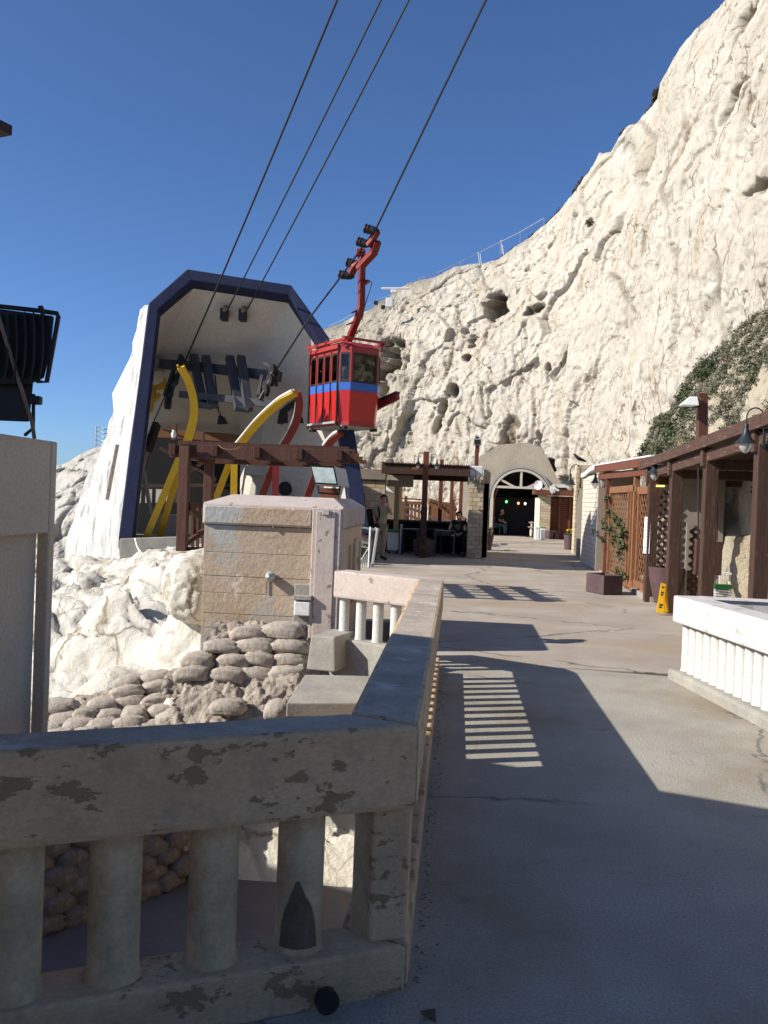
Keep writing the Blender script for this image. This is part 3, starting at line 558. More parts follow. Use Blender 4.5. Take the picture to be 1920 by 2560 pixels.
mb = MB(); mb.prism([tip, tip+e_*9.6, tip+e_*9.6+g_*4.6, tip+g_*4.6], (0, 0, .035)); mb.build('roof_deck', 'wood_dark', rf)
mb = MB(); mb.bar(tip+g_*.05+e_*.05+V((0, 0, -.005)), tip+g_*.05+e_*9.5+V((0, 0, -.005)), .03, .012); mb.bar(tip+e_*.05+g_*.1+V((0, 0, -.005)), tip+g_*4.5+e_*.05+V((0, 0, -.005)), .03, .012); mb.build('fascia', 'wood_dark', rf)
for a in (2.8, 9.2):
    for b in (.8, 4.0):
        mb = MB(); q = tip+e_*a+g_*b; mb.box((q.x, q.y, .1), (.16, .16, 5.53)); mb.build('post', 'wood_dark', rf)
# ================================================================== CONCRETE BLOCK (old gun post)
bk = thing('concrete_block', (-1.95, 10.1, .1), 'square board marked concrete guard post with peeling pink pilaster beside the walkway', 'concrete block')
xa, xb, y0, y1 = -2.66, -1.21, 9.16, 11.25
zs = [-.4, .17, .33, .55, .73, .98, 1.27]
for i in range(len(zs)-1):
    j = random.uniform(-.004, .004)
    mb = MB(); nx = 22
    mb.box(((xa-1.49)/2+j*.3, (y0+y1)/2+j, (zs[i]+zs[i+1])/2), (-1.49-xa, y1-y0, zs[i+1]-zs[i]-.003)); o = mb.build('concrete_course', 'bunker', bk, bevel=.004)
mb = MB(); mb.box(((xa-1.49)/2, (y0+y1)/2, .45), (-1.52-xa, y1-y0-.05, 1.7)); mb.build('core', 'bunker', bk)
mb = MB(); c0 = .14; a = [(xa-.02, y0-.03), (-1.17, y0-.03), (-1.17, y1+.02), (xa-.02, y1+.02)]; b = [(xa+.22, y0+.3), (-1.33, y0+.3), (-1.33, y1-.2), (xa+.22, y1-.2)]
va = [V((p[0], p[1], 1.275)) for p in a]+[V((p[0], p[1], 1.50)) for p in a]+[V((p[0], p[1], 1.60)) for p in b]
mb.add(va, [(3, 2, 1, 0)]+[(i, (i+1) % 4, 4+(i+1) % 4, 4+i) for i in range(4)]+[(4+i, 4+(i+1) % 4, 8+(i+1) % 4, 8+i) for i in range(4)]+[(8, 9, 10, 11)]); mb.build('coping_slab', 'paint_pink', bk, bevel=.02)
mb = MB(); mb.box(((xa-1.5)/2, y0-.028, 1.38), (-1.5-xa, .03, .19)); mb.build('weathered_band', 'bunker', bk, bevel=.015, label='lichen dark weathered edge under the coping')
mb = MB(); mb.box((-1.345, y0+.1, .66), (.31, .3, 1.66)); mb.build('pilaster', 'pink_strip', bk, bevel=.012)
mb = MB(); mb.box((-1.355, y0-.055, .66), (.2, .02, 1.6)); mb.build('pilaster_face', 'pink_strip', bk, bevel=.006)
# right hand face: tan, recessed panels
mb = MB(); mb.box((-1.35, (y0+y1)/2+.15, .4), (.24, y1-y0-.35, 1.74)); mb.build('side_wall', 'tan', bk)
for ya_, yb_ in ((y0+.22, y0+.42), (y0+1.0, y0+1.12), (y1-.12, y1-.01)):
    mb = MB(); mb.box((-1.215, (ya_+yb_)/2, .35), (.034, yb_-ya_, 1.45)); mb.build('panel_stile', 'tan', bk, bevel=.005)
mb = MB(); mb.box((-1.215, (y0+y1)/2+.1, 1.17), (.036, y1-y0-.25, .2)); mb.build('panel_head', 'tan', bk, bevel=.005)
mb = MB(); mb.box((-1.2, y0+1.35, .75), (.07, .35, .75)); mb.build('meter_box', 'tan', bk, bevel=.01)
for z in (.62, .86): 
    mb = MB(); mb.box((-1.163, y0+1.4, z), (.006, .16, .09)); mb.build('vent_grille', 'mortar', bk)
# niche with white bulkhead lamp
c = ony(758, 1520, y0-.03)
mb = MB(); mb.box((c.x, y0-.012, c.z), (.2, .05, .5)); mb.build('niche_render', 'concrete', bk, bevel=.01)
wl = thing('bulkhead_lamp', (c.x, y0-.06, c.z), 'small white bulkhead lamp in the niche low on the board marked concrete block', 'lamp')
mb = MB(); mb.box((c.x+.0, y0-.075, c.z), (.17, .07, .15)); mb.build('lamp_cover', 'white', wl, bevel=.012)
mb = MB(); mb.box((c.x, y0-.06, c.z+.115), (.2, .12, .05)); mb.build('lamp_hood', 'concrete', wl, bevel=.008)
c = ony(677, 1443, y0-.03); sb = thing('wall_fitting', (c.x, y0-.03, c.z), 'old rusting conical fitting stuck on the middle of the concrete block face', 'fitting')
mb = MB(); mb.lathe((c.x-.02, y0-.11, c.z+.02), [(.02, 0), (.055, .05), (.05, .09)], 12, axis=(.3, 1, -.2)); mb.build('cone', 'galv', sb, True)
mb = MB(); mb.box((c.x-.045, y0-.012, c.z-.09), (.014, .008, .17)); mb.build('rust_run', 'rust', sb)
c = ony(683, 1310, y0-.03); mb = MB(); mb.box((c.x, y0-.025, c.z), (.018, .03, .09)); tag(mb.build('rusted_bar', 'rust'), 'rusted bar end sticking out under the coping of the concrete block', 'bar')
c = ony(815, 1280, y0-.07); mb = MB(); mb.box((c.x, y0-.075, c.z), (.075, .02, .06)); tag(mb.build('junction_box', 'paint_pink', bevel=.004), 'little square pink junction box near the top of the peeling pilaster', 'box')
# floodlight on top of the block
c = at(822, 1232, 9.9); fl2 = thing('floodlight', (c.x, c.y, 1.6), 'square glass floodlight on a red wooden stub on top of the concrete block', 'floodlight')
mb = MB(); mb.box((c.x+.01, c.y+.02, 1.64), (.2, .14, .14)); mb.build('stub_post', 'wood_red', fl2)
mb = MB(); mb.add([at(779, 1167, 9.7), at(833, 1170, 9.7), at(841, 1209, 9.62), at(789, 1206, 9.62)], [(0, 1, 2, 3)]); mb.build('lens', 'lens', fl2)
mb = MB(); q = [at(776, 1163, 9.71), at(836, 1166, 9.71), at(845, 1213, 9.63), at(786, 1210, 9.63)]; b2 = [p+V((.1, .22, -.02)) for p in q]
mb.add(q+b2, [(0, 1, 5, 4), (1, 2, 6, 5), (2, 3, 7, 6), (3, 0, 4, 7), (4, 5, 6, 7)]); mb.build('housing', 'galv', fl2)
mb = MB(); mb.tube([at(795, 1215, 9.7), at(797, 1232, 9.75), at(848, 1236, 9.8), at(851, 1205, 9.85), at(848, 1175, 9.9)], .012, 6); mb.build('bracket', 'black', fl2)
mb = MB(); mb.box(at(846, 1190, 9.9), (.07, .12, .18)); mb.build('control_box', 'black', fl2, bevel=.01)
# ================================================================== KERB BLOCK + LEDGE
lg = MB(); P = [gnd(716, 1757, -.06), gnd(938, 1752, -.06), gnd(960, 1688, -.06), gnd(762, 1686, -.06)]
P[1].x = -.36; P[2].x = -.36; lg.prism(P, (0, 0, -.12)); tag(lg.build('concrete_slab', 'concrete', None, bevel=.012), 'flat grey concrete slab ledge between the sandbags and the balustrade', 'slab')
kb = MB(); A = gnd(765, 1674, -.06); B_ = gnd(838, 1681, -.06); dx = B_-A; dd = V((.14, .5, 0))
q = [A, B_, B_+dd, A+dd]; top = [p+V((0, 0, .33))+V((.03 if i in (0, 3) else -.02, .03, 0)) for i, p in enumerate(q)]; kb.add(q+top, [(3, 2, 1, 0), (4, 5, 6, 7)]+[(i, (i+1) % 4, 4+(i+1) % 4, 4+i) for i in range(4)])
tag(kb.build('concrete_kerb', 'concrete', None, bevel=.015), 'chunky square edged concrete kerb block sitting on the grey slab ledge', 'block')
mb = MB(); mb.prism([(-.36, 8.15, -.5), (-.36, 9.1, -.5), (-1.2, 9.15, -.5), (-1.0, 8.7, -.5)], (0, 0, .38)); tag(mb.build('concrete_footing', 'concrete', None, bevel=.02), 'rough concrete footing under the far pinkish rail of the balustrade', 'footing')
# ================================================================== SANDBAGS
def sack_mesh(seed, m, L=.46, W=.32, H=.145):
    bm = bmesh.new(); bmesh.ops.create_uvsphere(bm, u_segments=20, v_segments=11, radius=1)
    r = random.Random(seed); o = V((r.random()*9, r.random()*9, r.random()*9))
    from mathutils import noise
    for v in bm.verts:
        p = v.co.copy(); s = lambda t, e: math.copysign(abs(t)**e, t)
        p = V((s(p.x, .36), s(p.y, .45), s(p.z, .7)))
        n = noise.fractal(p*1.9+o, .6, 2.2, 4); k = 1+.16*n
        pin = 1-.22*abs(p.x)**4
        v.co = V((p.x*L/2*k, p.y*W/2*k*pin, p.z*H/2*k*pin-.018*p.x*p.x+.012*noise.noise(p*4+o)))
    me = bpy.data.meshes.new('sandbag'); bm.to_mesh(me); bm.free(); me.materials.append(MT[m]); me.polygons.foreach_set('use_smooth', [True]*len(me.polygons)); return me
SK = [sack_mesh(i, 'sack') for i in range(6)]; SKD = [sack_mesh(20+i, 'sack_dark', .34, .24, .17) for i in range(6)]
wa = thing('sandbag_wall', (-2, 8.8, -.6), 'stepped wall of hardened tan cement sandbags below the board marked concrete block', 'sandbags')
rows = [(1580, 585, 752, 9.0), (1612, 528, 764, 8.92), (1645, 474, 764, 8.84), (1683, 446, 764, 8.75)]
def lay(par, meshes, p0, p1, n, tilt=0, jit=.02):
    d = p1-p0; rz = math.atan2(d.y, d.x)
    for i in range(n):
        t = (i+.5)/n; p = p0.lerp(p1, t)+V((random.gauss(0, jit), random.gauss(0, jit), random.gauss(0, jit*.5)))
        ln = d.length/n/.365
        o = inst('sandbag', random.choice(meshes), par, p, 0, (ln, random.uniform(.95, 1.15), random.uniform(.95, 1.1)))
        o.rotation_euler = (random.gauss(0, .08), -math.asin(max(-1, min(1, d.z/d.length)))+random.gauss(0, .05)+tilt, rz+random.gauss(0, .06))
for r, (py, xa_, xb_, dd_) in enumerate(rows):
    lay(wa, SK, at(xa_, py, dd_), at(xb_, py-2, dd_-.02), max(2, round((xb_-xa_)/74)))
mb = MB(); 
def rubble(P0, P1, P2, P3, name, m, par, amp=.05, nu=60, nv=24, seed=0):
    u = np.linspace(0, 1, nu)[None, :, None]; v = np.linspace(0, 1, nv)[:, None, None]; A, B, C_, D_ = [np.array(p) for p in (P0, P1, P2, P3)]
    G = (A*(1-u)+B*u)*(1-v)+(D_*(1-u)+C_*u)*v; G[..., 1] -= amp*fbm(G, 7, 4, seed, .6); G[..., 2] += amp*fbm(G, 6, 4, seed+5, .6); G[..., 2] += amp*.6*fbm(G, 22, 2, seed+8)
    o = grid_mesh(name, G, m); del o['kind']; o.parent = par; o.location = -wloc(par); return o
rubble(at(395, 1835, 8.2), at(740, 1815, 8.15), at(772, 1560, 9.12), at(540, 1560, 9.15), 'mortar_bed', 'mortar', wa, .075, 90, 60, 3)
rubble(at(395, 1740, 8.62), at(770, 1760, 8.5), at(772, 1690, 8.72), at(420, 1670, 8.82), 'rubble_course', 'mortar', wa, .07, 110, 30, 9)
for py, x0, x1, d0, d1, n in ((1727, 440, 520, 8.9, 8.8, 1), (1762, 440, 515, 8.8, 8.8, 1), (1768, 540, 612, 8.2, 8.2, 1), (1790, 425, 520, 8.7, 8.7, 1), (1800, 600, 700, 8.4, 8.4, 1), (1815, 480, 600, 8.5, 8.5, 2), (1832, 640, 800, 8.3, 8.3, 2), (1775, 680, 730, 8.2, 8.2, 1)):
    lay(wa, SK, at(x0, py, d0), at(x1, py, d1), n, jit=.035)
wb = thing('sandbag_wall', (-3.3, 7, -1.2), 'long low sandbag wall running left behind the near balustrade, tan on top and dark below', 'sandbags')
for a, b, n in (((290, 1705, 9.8), (415, 1692, 9.9), 2), ((285, 1740, 9.6), (430, 1712, 9.8), 2), ((220, 1768, 9.4), (425, 1742, 9.6), 3), ((190, 1794, 9.2), (420, 1772, 9.4), 4), ((95, 1768, 9.4), (180, 1768, 9.4), 1), ((60, 1797, 9.2), (200, 1797, 9.2), 2), ((40, 1822, 9.0), (420, 1806, 9.1), 6), ((40, 1846, 8.8), (440, 1832, 8.9), 6)):
    lay(wb, SK, at(*a), at(*b), n, jit=.03)
rubble(at(40, 1880, 8.8), at(430, 1850, 9.0), at(440, 1690, 10.05), at(60, 1770, 9.7), 'mortar_bed', 'mortar', wb, .06, 90, 40, 15)
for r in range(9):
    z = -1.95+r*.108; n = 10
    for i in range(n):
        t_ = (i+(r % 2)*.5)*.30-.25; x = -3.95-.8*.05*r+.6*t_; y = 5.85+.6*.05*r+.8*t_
        o = inst('sandbag', random.choice(SKD), wb, (x+random.gauss(0, .02), y, z+random.gauss(0, .012)), 0, (random.uniform(.85, 1.1), 1, random.uniform(.85, 1.1))); o.rotation_euler = (random.gauss(0, .1), random.gauss(.1, .12), .927+random.gauss(0, .22)); o['label'] = 'dark sandbag, shade put into its colour'
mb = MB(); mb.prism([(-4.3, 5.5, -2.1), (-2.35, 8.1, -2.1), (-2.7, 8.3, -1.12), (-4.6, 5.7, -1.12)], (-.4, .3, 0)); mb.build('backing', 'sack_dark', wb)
lay(wb, SK, V((-2.6, 8.2, -1.4)), V((-1.95, 8.5, -1.25)), 2, jit=.02)
# ================================================================== CABLE CAR STATION
ST = thing('cable_car_station', at(600, 1360, 23), 'open octagonal white concrete cable car station with a thick navy blue rim', 'station')
def polyat(pts, d): return [at(x, y, d) for x, y in pts]
DF = 22.0
OUT = [(296, 1346), (330, 1080), (372, 757), (468, 672), (728, 712), (822, 842), (862, 985), (888, 1085), (926, 1335)]
INN = [(332, 1345), (362, 1080), (397, 772), (480, 701), (722, 738), (797, 855), (832, 985), (850, 1085), (884, 1335)]
Fo = polyat(OUT, DF); Fi = polyat(INN, DF+.02)
exd = (at(690, 925, 24.8)-at(905, 590, 21.0)).normalized()     # the cable's own fall line
fn_ = (exd+V((0, 0, .6))).normalized()
mb = MB(); n = len(Fo); back = [p+V((-.18, .5, -.1)) for p in Fo]; bi = [p+V((-.12, .5, -.1)) for p in Fi]
mb.add(Fo+Fi+back+bi, [(i, i+1, n+i+1, n+i) for i in range(n-1)]+[(i+1, i, 2*n+i, 2*n+i+1) for i in range(n-1)]+[(n+i, n+i+1, 3*n+i+1, 3*n+i) for i in range(n-1)]+[(2*n+i, 2*n+i+1, 3*n+i+1, 3*n+i)[::-1] for i in range(n-1)]+[(0, n, 3*n, 2*n), (n-1, 2*n-1, 4*n-1, 3*n-1)[::-1]])
mb.build('navy_rim', 'navy', ST, bevel=.025)
# inner vault facets running down along the cables
Lx = 3.6
def ex(p, L): return p+exd*L
Bk = [ex(p, Lx) for p in Fi]
Fv = [p+V((-.1, .45, -.08)) for p in Fi]
for i, nm in ((2, 'vault_panel'), (3, 'ceiling_panel'), (4, 'vault_panel')):
    mb = MB(); a, b, c, d = Fv[i], Fv[i+1], Bk[i+1], Bk[i]
    nn = (b-a).cross(d-a).normalized(); nn = nn if nn.z > 0 else -nn
    mb.add([a, b, c, d]+[q+nn*.25 for q in (a, b, c, d)], [(0, 1, 2, 3), (7, 6, 5, 4), (0, 4, 5, 1), (1, 5, 6, 2), (2, 6, 7, 3), (3, 7, 4, 0)]); mb.build(nm, 'shell_in', ST)
# upright back part of the ceiling and right inside wall
RB = [at(655, 1085, 26.3), at(770, 1085, 26.0)]
mb = MB(); mb.prism([Bk[3], Bk[4], at(612, 1085, 26.8), at(352, 1085, 26.8)], (-.1, .3, 0)); mb.build('back_wall', 'shell_in', ST)
mb = MB(); mb.prism([Fv[5], Fv[6], Fv[7], Fv[8], at(600, 1345, 26.8), at(600, 1090, 26.8), Bk[5]], (.25, .12, 0)); mb.build('side_wall', 'shell_in', ST)
mb = MB(); mb.prism([Bk[4], Bk[5], at(600, 1090, 26.8)], (.1, .3, 0)); mb.build('back_wall', 'shell_in', ST)
mb = MB(); mb.prism([Fv[0], Fv[2], Bk[2], at(330, 1345, 26.8)], (-.25, 0, 0)); mb.build('side_wall', 'shell_in', ST)
# dark machine room behind
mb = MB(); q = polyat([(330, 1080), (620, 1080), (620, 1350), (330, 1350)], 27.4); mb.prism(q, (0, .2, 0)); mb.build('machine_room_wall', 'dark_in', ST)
mb = MB(); mb.prism([at(296, 1350, 22.1), at(926, 1340, 22.1), at(800, 1335, 27.3), at(335, 1335, 27.3)], (0, 0, -.2)); mb.build('station_floor', 'concrete', ST)
mb = MB(); mb.prism([at(300, 1346, 21.9), at(446, 1342, 21.9), at(446, 1420, 21.9), at(300, 1420, 21.9)], (0, .35, 0)); mb.build('plinth', 'concrete', ST, bevel=.02)
# left outer side: whitewashed buttress flaring to the ground
fr = [(370, 762, 22.15), (362, 830, 22.15), (350, 930, 22.15), (338, 1020, 22.15), (325, 1110, 22.15), (312, 1220, 22.15), (297, 1346, 22.1), (300, 1400, 22.1)]
bk_ = [(362, 775, 23.0), (340, 850, 23.6), (316, 950, 24.2), (280, 1050, 24.8), (240, 1145, 25.3), (205, 1240, 25.7), (170, 1340, 26.0), (158, 1412, 26.1)]
U = 46; Vn = 90; G = np.zeros((Vn, U, 3))
fa = np.array([at(*p) for p in fr]); ba = np.array([at(*p) for p in bk_])
for j in range(Vn):
    t = j/(Vn-1)*7; 
    a = np.array([np.interp(t, range(8), fa[:, k]) for k in range(3)]); b = np.array([np.interp(t, range(8), ba[:, k]) for k in range(3)])
    for i in range(U): G[j, i] = a*(1-i/(U-1))+b*(i/(U-1))
ed = np.clip(np.linspace(0, 1, U)*6, 0, 1)[None, :]
d = (.14*fbm(G, 1.2, 4, 91, st=(1, 1, .4))+.06*fbm(G, 4, 3, 92, .6, st=(1, 1, .35))+.05*fbm(G, 2.2, 3, 93, ridge=True, st=(1, 1, .25)))*ed
G[..., 0] -= d; G[..., 1] -= d*.6
o = grid_mesh('outer_wall', G, 'shell_out'); del o['kind']; o.parent = ST; o.location = -wloc(ST)
mb = MB(); q = [at(300, 1112, 22.4), at(304, 1112, 22.4), at(278, 1250, 22.9), at(274, 1250, 22.9)]; mb.prism([p+V((-.10, -.04, 0)) for p in q], (.05, .02, 0)); mb.build('expansion_slot', 'mortar', ST)
# roof top behind the rim
mb = MB()
for i in (2, 3, 4, 5, 6):
    mb.add([back[i], back[i+1], ex(back[i+1], .9)+V((.1, 0, .2)), ex(back[i], .9)+V((0, 0, .2))], [(0, 1, 2, 3)])
mb.build('outer_roof', 'shell_out', ST)
# timber frame and gear of the machine room
tf = ST
def beamp(name, m, pts, w_, h_, par, up=(0, 0, 1), **k):
    mb = MB(); mb.sweep([at(*p) for p in pts], w_, h_, up); return mb.build(name, m, par, **k)
beamp('timber_beam', 'wood_lite', [(385, 1082, 25.9), (585, 1095, 25.9)], .1, .24, ST)
for a, b in (((385, 1088), (345, 1215)), ((400, 1120), (540, 1200)), ((585, 1098), (430, 1215)), ((470, 1095), (470, 1215))):
    beamp('timber_strut', 'wood_dark', [(*a, 26.6), (*b, 26.6)], .12, .1, ST)
beamp('shelf_rail', 'wood_horiz', [(335, 1215, 26.5), (600, 1212, 26.5)], .06, .09, ST)
for x in (345, 372, 398, 424, 446): 
    mb = MB(); mb.box(at(x, 1240, 26.9), (.2, .05, .42)); mb.build('notice_board', 'shell_in', ST)
for x0, x1 in ((352, 372), (330, 330)):
    beamp('prop', 'galv', [(x0-2, 1120, 24.8), (x1+6, 1290, 23.4)], .09, .09, ST)
mb = MB(); mb.box(at(430, 1318, 26.0), (1.0, .5, .75)); mb.build('control_desk', 'shell_in', ST, bevel=.02)
# hooded extractor
c = at(645, 1150, 25.2); mb = MB(); A = polyat([(628, 1150), (655, 1150), (672, 1175), (610, 1175)], 25.2); B = polyat([(630, 1152), (652, 1152), (664, 1172), (616, 1172)], 25.9)
mb.add(A+B, [(0, 1, 2, 3), (7, 6, 5, 4), (0, 4, 5, 1), (1, 5, 6, 2), (2, 6, 7, 3), (3, 7, 4, 0)]); mb.prism(polyat([(612, 1175), (672, 1175), (672, 1188), (612, 1188)], 25.2), (0, .7, 0)); mb.build('hood', 'shell_in', ST)
# ---- bull wheel bridge (dark steel)
BR = thing('cable_guide_frame', at(560, 960, 24.6), 'dark grey steel girder frame with rope sheaves hanging under the station ceiling', 'steel frame')
DB = 23.9
beamp('girder', 'steel', [(400, 910, DB), (500, 918, DB), (600, 930, DB-.6), (700, 942, DB-1.1)], .2, .26, BR)
beamp('girder', 'steel', [(452, 986, DB-1.0), (560, 996, DB-1.3), (690, 1012, DB-1.7)], .2, .17, BR)
for x0, x1 in ((484, 508), (514, 534), (574, 598), (602, 622)):
    beamp('hanger_plate', 'steel', [(x0, 893 if x0 != 484 else 890, DB-.1-(x0-484)/170), (x1, 1016 if x0 < 550 else 1024, DB-1.2-(x0-484)/230)], .21, .16, BR)
for (x0, y0_), (x1, y1_) in (((497, 1012), (530, 1018)), ((590, 1020), (622, 1026))):
    beamp('foot_box', 'steel', [(x0, y0_, DB-1.3-(x0-484)/230), (x1, y1_, DB-1.3-(x0-484)/230)], .16, .14, BR)
def sheave(x, y, d, r, par, n='sheave'):
    mb = MB(); prof = [(r*.3, -.05), (r, -.05), (r*.86, 0), (r, .05), (r*.3, .05)]
    ax = exd.cross(V((0, 0, 1))).normalized(); mb.lathe(at(x, y, d), prof, 24, axis=ax); return mb.build(n, 'black', par, True)
for x, y, d in ((452, 905, 23.4), (438, 948, 23.3), (425, 980, 23.2), (420, 1008, 23.1), (681, 925, 22.5), (676, 950, 22.4), (664, 975, 22.3)): sheave(x, y, d, .17, BR)
for pts in ([(452, 886, 23.4), (448, 930, 23.3), (423, 990, 23.1), (417, 1016, 23)], [(436, 920, 23.4), (412, 990, 23.1)], [(688, 915, 22.5), (672, 960, 22.4), (650, 1000, 22.2)], [(660, 905, 22.6), (694, 930, 22.5), (690, 965, 22.4)], [(655, 940, 22.6), (646, 990, 22.3)]):
    beamp('sheave_arm', 'steel', pts, .07, .1, BR)
mb = MB(); mb.box(at(393, 912, 24.3), (.42, .3, .28)); mb.box(at(392, 926, 24.2), (.4, .3, .1)); mb.build('motor_box', 'galv', BR, bevel=.01)
mb = MB(); mb.tube([at(405, 880, 24.4), at(400, 896, 24.4), at(415, 893, 24.4), at(432, 903, 24.4)], .02, 5); mb.tube([at(536, 925, 24.6), at(542, 985, 24.4), at(546, 1030, 24.3)], .022, 5); mb.build('conduit', 'black', BR)
hl = thing('hanging_lamp', at(552, 1045, 24.3), 'small black lamp hanging on a cable below the steel girder frame', 'lamp')
mb = MB(); mb.prism(polyat([(546, 1038), (556, 1040), (566, 1058), (543, 1060)], 24.3), (0, .25, 0)); mb.build('lamp_head', 'black', hl)
mb = MB(); mb.tube([at(549, 1030, 24.3), at(552, 1040, 24.3)], .02, 5); mb.build('stem', 'black', hl)
# yellow winch at the left wall
yw = thing('winch', at(393, 1000, 23.6), 'small yellow winch bracket on the left inside wall of the station', 'winch')
beamp('arm', 'yellow', [(377, 972, 23.6), (398, 968, 23.6), (414, 958, 23.7)], .12, .16, yw); beamp('arm', 'yellow', [(412, 945, 23.7), (411, 975, 23.7)], .08, .08, yw)
beamp('strut', 'yellow', [(400, 985, 23.6), (380, 1005, 23.5), (376, 1030, 23.5)], .10, .12, yw); beamp('drum', 'yellow', [(372, 985, 23.5), (388, 985, 23.5)], .2, .2, yw)
# ---- landing guides: two bent yellow rails, two bent red ones
def guide(name, label, curve, legs, m, d, w_=.09, h_=.19):
    t = thing(name, at(legs[0][1][0], legs[0][1][1], d), label, 'landing guide', 'bent guide rails for landing the cabins')
    pts = smooth_curve([at(*p) for p in curve], 6)
    mb = MB(); mb.sweep(pts, w_, h_, up=(1, .25, 0)); mb.build('curved_rail', m, t)
    mb = MB(); mb.sweep([p+V((-.075, -.05, .045)) for p in pts], .07, .035, up=(1, .25, 0)); mb.build('runner', m if 'leftmost' in label else 'rail_pad', t)
    for a, b in legs:
        mb = MB(); mb.sweep([at(*a), at(*b)], .11, .17, up=(1, .2, 0)); mb.build('leg', m, t)
    return t
guide('landing_guide', 'leftmost yellow landing guide, its curved rail bulging to the right', [(452, 918, 21.6), (470, 950, 21.8), (484, 1000, 22.0), (484, 1050, 22.2), (470, 1100, 22.4)], [((468, 1098, 22.4), (366, 1343, 22.5)), ((462, 1130, 22.6), (398, 1343, 23.1))], 'yellow', 22)
guide('landing_guide', 'right hand yellow landing guide reaching up to the red one', [(738, 982, 21.2), (700, 1004, 21.5), (650, 1050, 21.9), (612, 1095, 22.2), (590, 1122, 22.4)], [((588, 1120, 22.4), (534, 1262, 23.0)), ((586, 1130, 22.3), (584, 1262, 22.3))], 'yellow', 22)
guide('landing_guide', 'dark red landing guide bending beside the cabin', [(742, 980, 21.4), (748, 1010, 21.6), (740, 1055, 21.9), (718, 1098, 22.1), (694, 1135, 22.3)], [((690, 1130, 22.3), (688, 1262, 22.2)), ((684, 1160, 22.4), (652, 1250, 23.0))], 'red', 22)
guide('landing_guide', 'short red landing guide under the cabin near the right rim', [(852, 1082, 21.4), (834, 1095, 21.6), (815, 1118, 21.9)], [((815, 1118, 21.9), (762, 1258, 22.3))], 'red', 22)
beamp2 = thing('buffer_arm', at(960, 1000, 22), 'short dark red buffer beam sticking out behind the cabin towards the cliff', 'beam')
beamp('beam', 'red', [(930, 1020, 22.3), (994, 988, 21.6)], .12, .2, beamp2); beamp('rubber_pad', 'black', [(930, 1009, 22.3), (995, 982, 21.6)], .13, .06, beamp2)
bf = thing('clamp', at(715, 1035, 23), 'black hooked steel clamp behind the curved red guide', 'clamp')
for pts in ([(700, 1060, 23.5), (706, 1030, 23.5), (725, 1015, 23.5), (742, 1005, 23.5)], [(710, 1025, 23.5), (712, 1058, 23.5)], [(745, 1005, 23.5), (765, 1012, 23.5)], [(735, 1048, 23.5), (765, 1052, 23.5)]): beamp('arm', 'black', pts, .12, .16, bf)
ld = thing('ladder', at(752, 1260, 24.5), 'narrow black steel ladder leaning on the inside wall by the right rim', 'ladder')
for dx in (0, 16):
    beamp('rail', 'black', [(752+dx, 1258, 24.5), (778+dx*.75, 1100, 24.8)], .035, .035, ld)
for k in range(9):
    t = k/9; beamp('rung', 'black', [(753+26*t, 1250-158*t, 24.55), (768+23*t, 1250-158*t, 24.55)], .025, .025, ld)
pt = thing('pulley_bracket', at(790, 1108, 24), 'grey pulley bracket fixed above the ladder inside the station', 'bracket')
beamp('arm', 'steel', [(742, 1108, 24.3), (795, 1105, 24.3)], .04, .05, pt); mb = MB(); mb.box(at(790, 1105, 24.2), (.22, .15, .3)); mb.build('box', 'steel', pt, bevel=.01)
mb = MB(); mb.lathe(at(712, 1222, 24.3), [(.19, -.03), (.2, .03)], 20, axis=(.5, -1, .2)); tag(mb.build('dish', 'black', None), 'black round disc leaning at the foot of the station inside wall', 'disc')
# ================================================================== CABLES
CT = at(1215, 0, 17.3); CM = at(905, 590, 21.0); CE = at(690, 925, 24.6)
def cable(a, b, label, r=.02, sag=.06):
    a = V(a); b = V(b); d = a-b; far = a+d*1.6+V((0, 0, .6)); P = [b]
    for k in range(1, 9): t = k/8; P.append(b.lerp(a, t)+V((0, 0, -sag*4*t*(1-t))))
    P.append(far); mb = MB(); mb.tube(P, r, 6); return tag(mb.build('cable', 'black', None, True), label, 'cable', 'steel ropes of the cable car')
cable(at(843, 0, 16.0), at(462, 905, 23.5), 'leftmost of the four steel cables, running to the left sheaves', .022)
cable(at(953, 0, 16.2), at(562, 788, 22.75), 'second steel cable from the left, ending at a hole in the ceiling', .017)
cable(at(1023, 0, 16.2), at(610, 788, 22.75), 'third steel cable from the left, ending at a hole in the ceiling', .017)
mb = MB(); P = [at(690, 925, 22.5), at(770, 800, 21.6), at(851, 693, 21.3), at(940, 572, 20.25), at(1030, 385, 19.2), at(1215, 0, 17.3)]; P.append(P[-1]+(P[-1]-P[-2])*3); mb.tube(P, .024, 6)
tag(mb.build('cable', 'black', None, True), 'rightmost steel cable, carrying the red cabin', 'cable', 'steel ropes of the cable car')
for x, y, l in ((562, 785, 'left'), (608, 787, 'right')):
    t = thing('rope_bushing', at(x, y, 22.8), 'dark rope guide in the ceiling hole, %s one of the pair' % l, 'rope guide'); mb = MB(); mb.box(at(x-1, y+2, 22.75), (.16, .3, .3)); mb.build('sleeve', 'black', t, bevel=.01)
    mb = MB(); mb.lathe(at(x+1, y-12, 22.6), [(.06, -.1), (.06, .1)], 10, axis=-exd); mb.build('ring', 'rust', t)
for a, b in (((436, 935, 24.3), (360, 1110, 26.5)),):
    mb = MB(); mb.tube([at(*a), at(*b)], .022, 6); tag(mb.build('cable', 'black', None), 'lower end of the left cable slanting down into the dark machine room', 'cable')
beamp('counter_arm', 'black', [(392, 1060, 24.8), (370, 1125, 24.4)], .16, .22, BR)
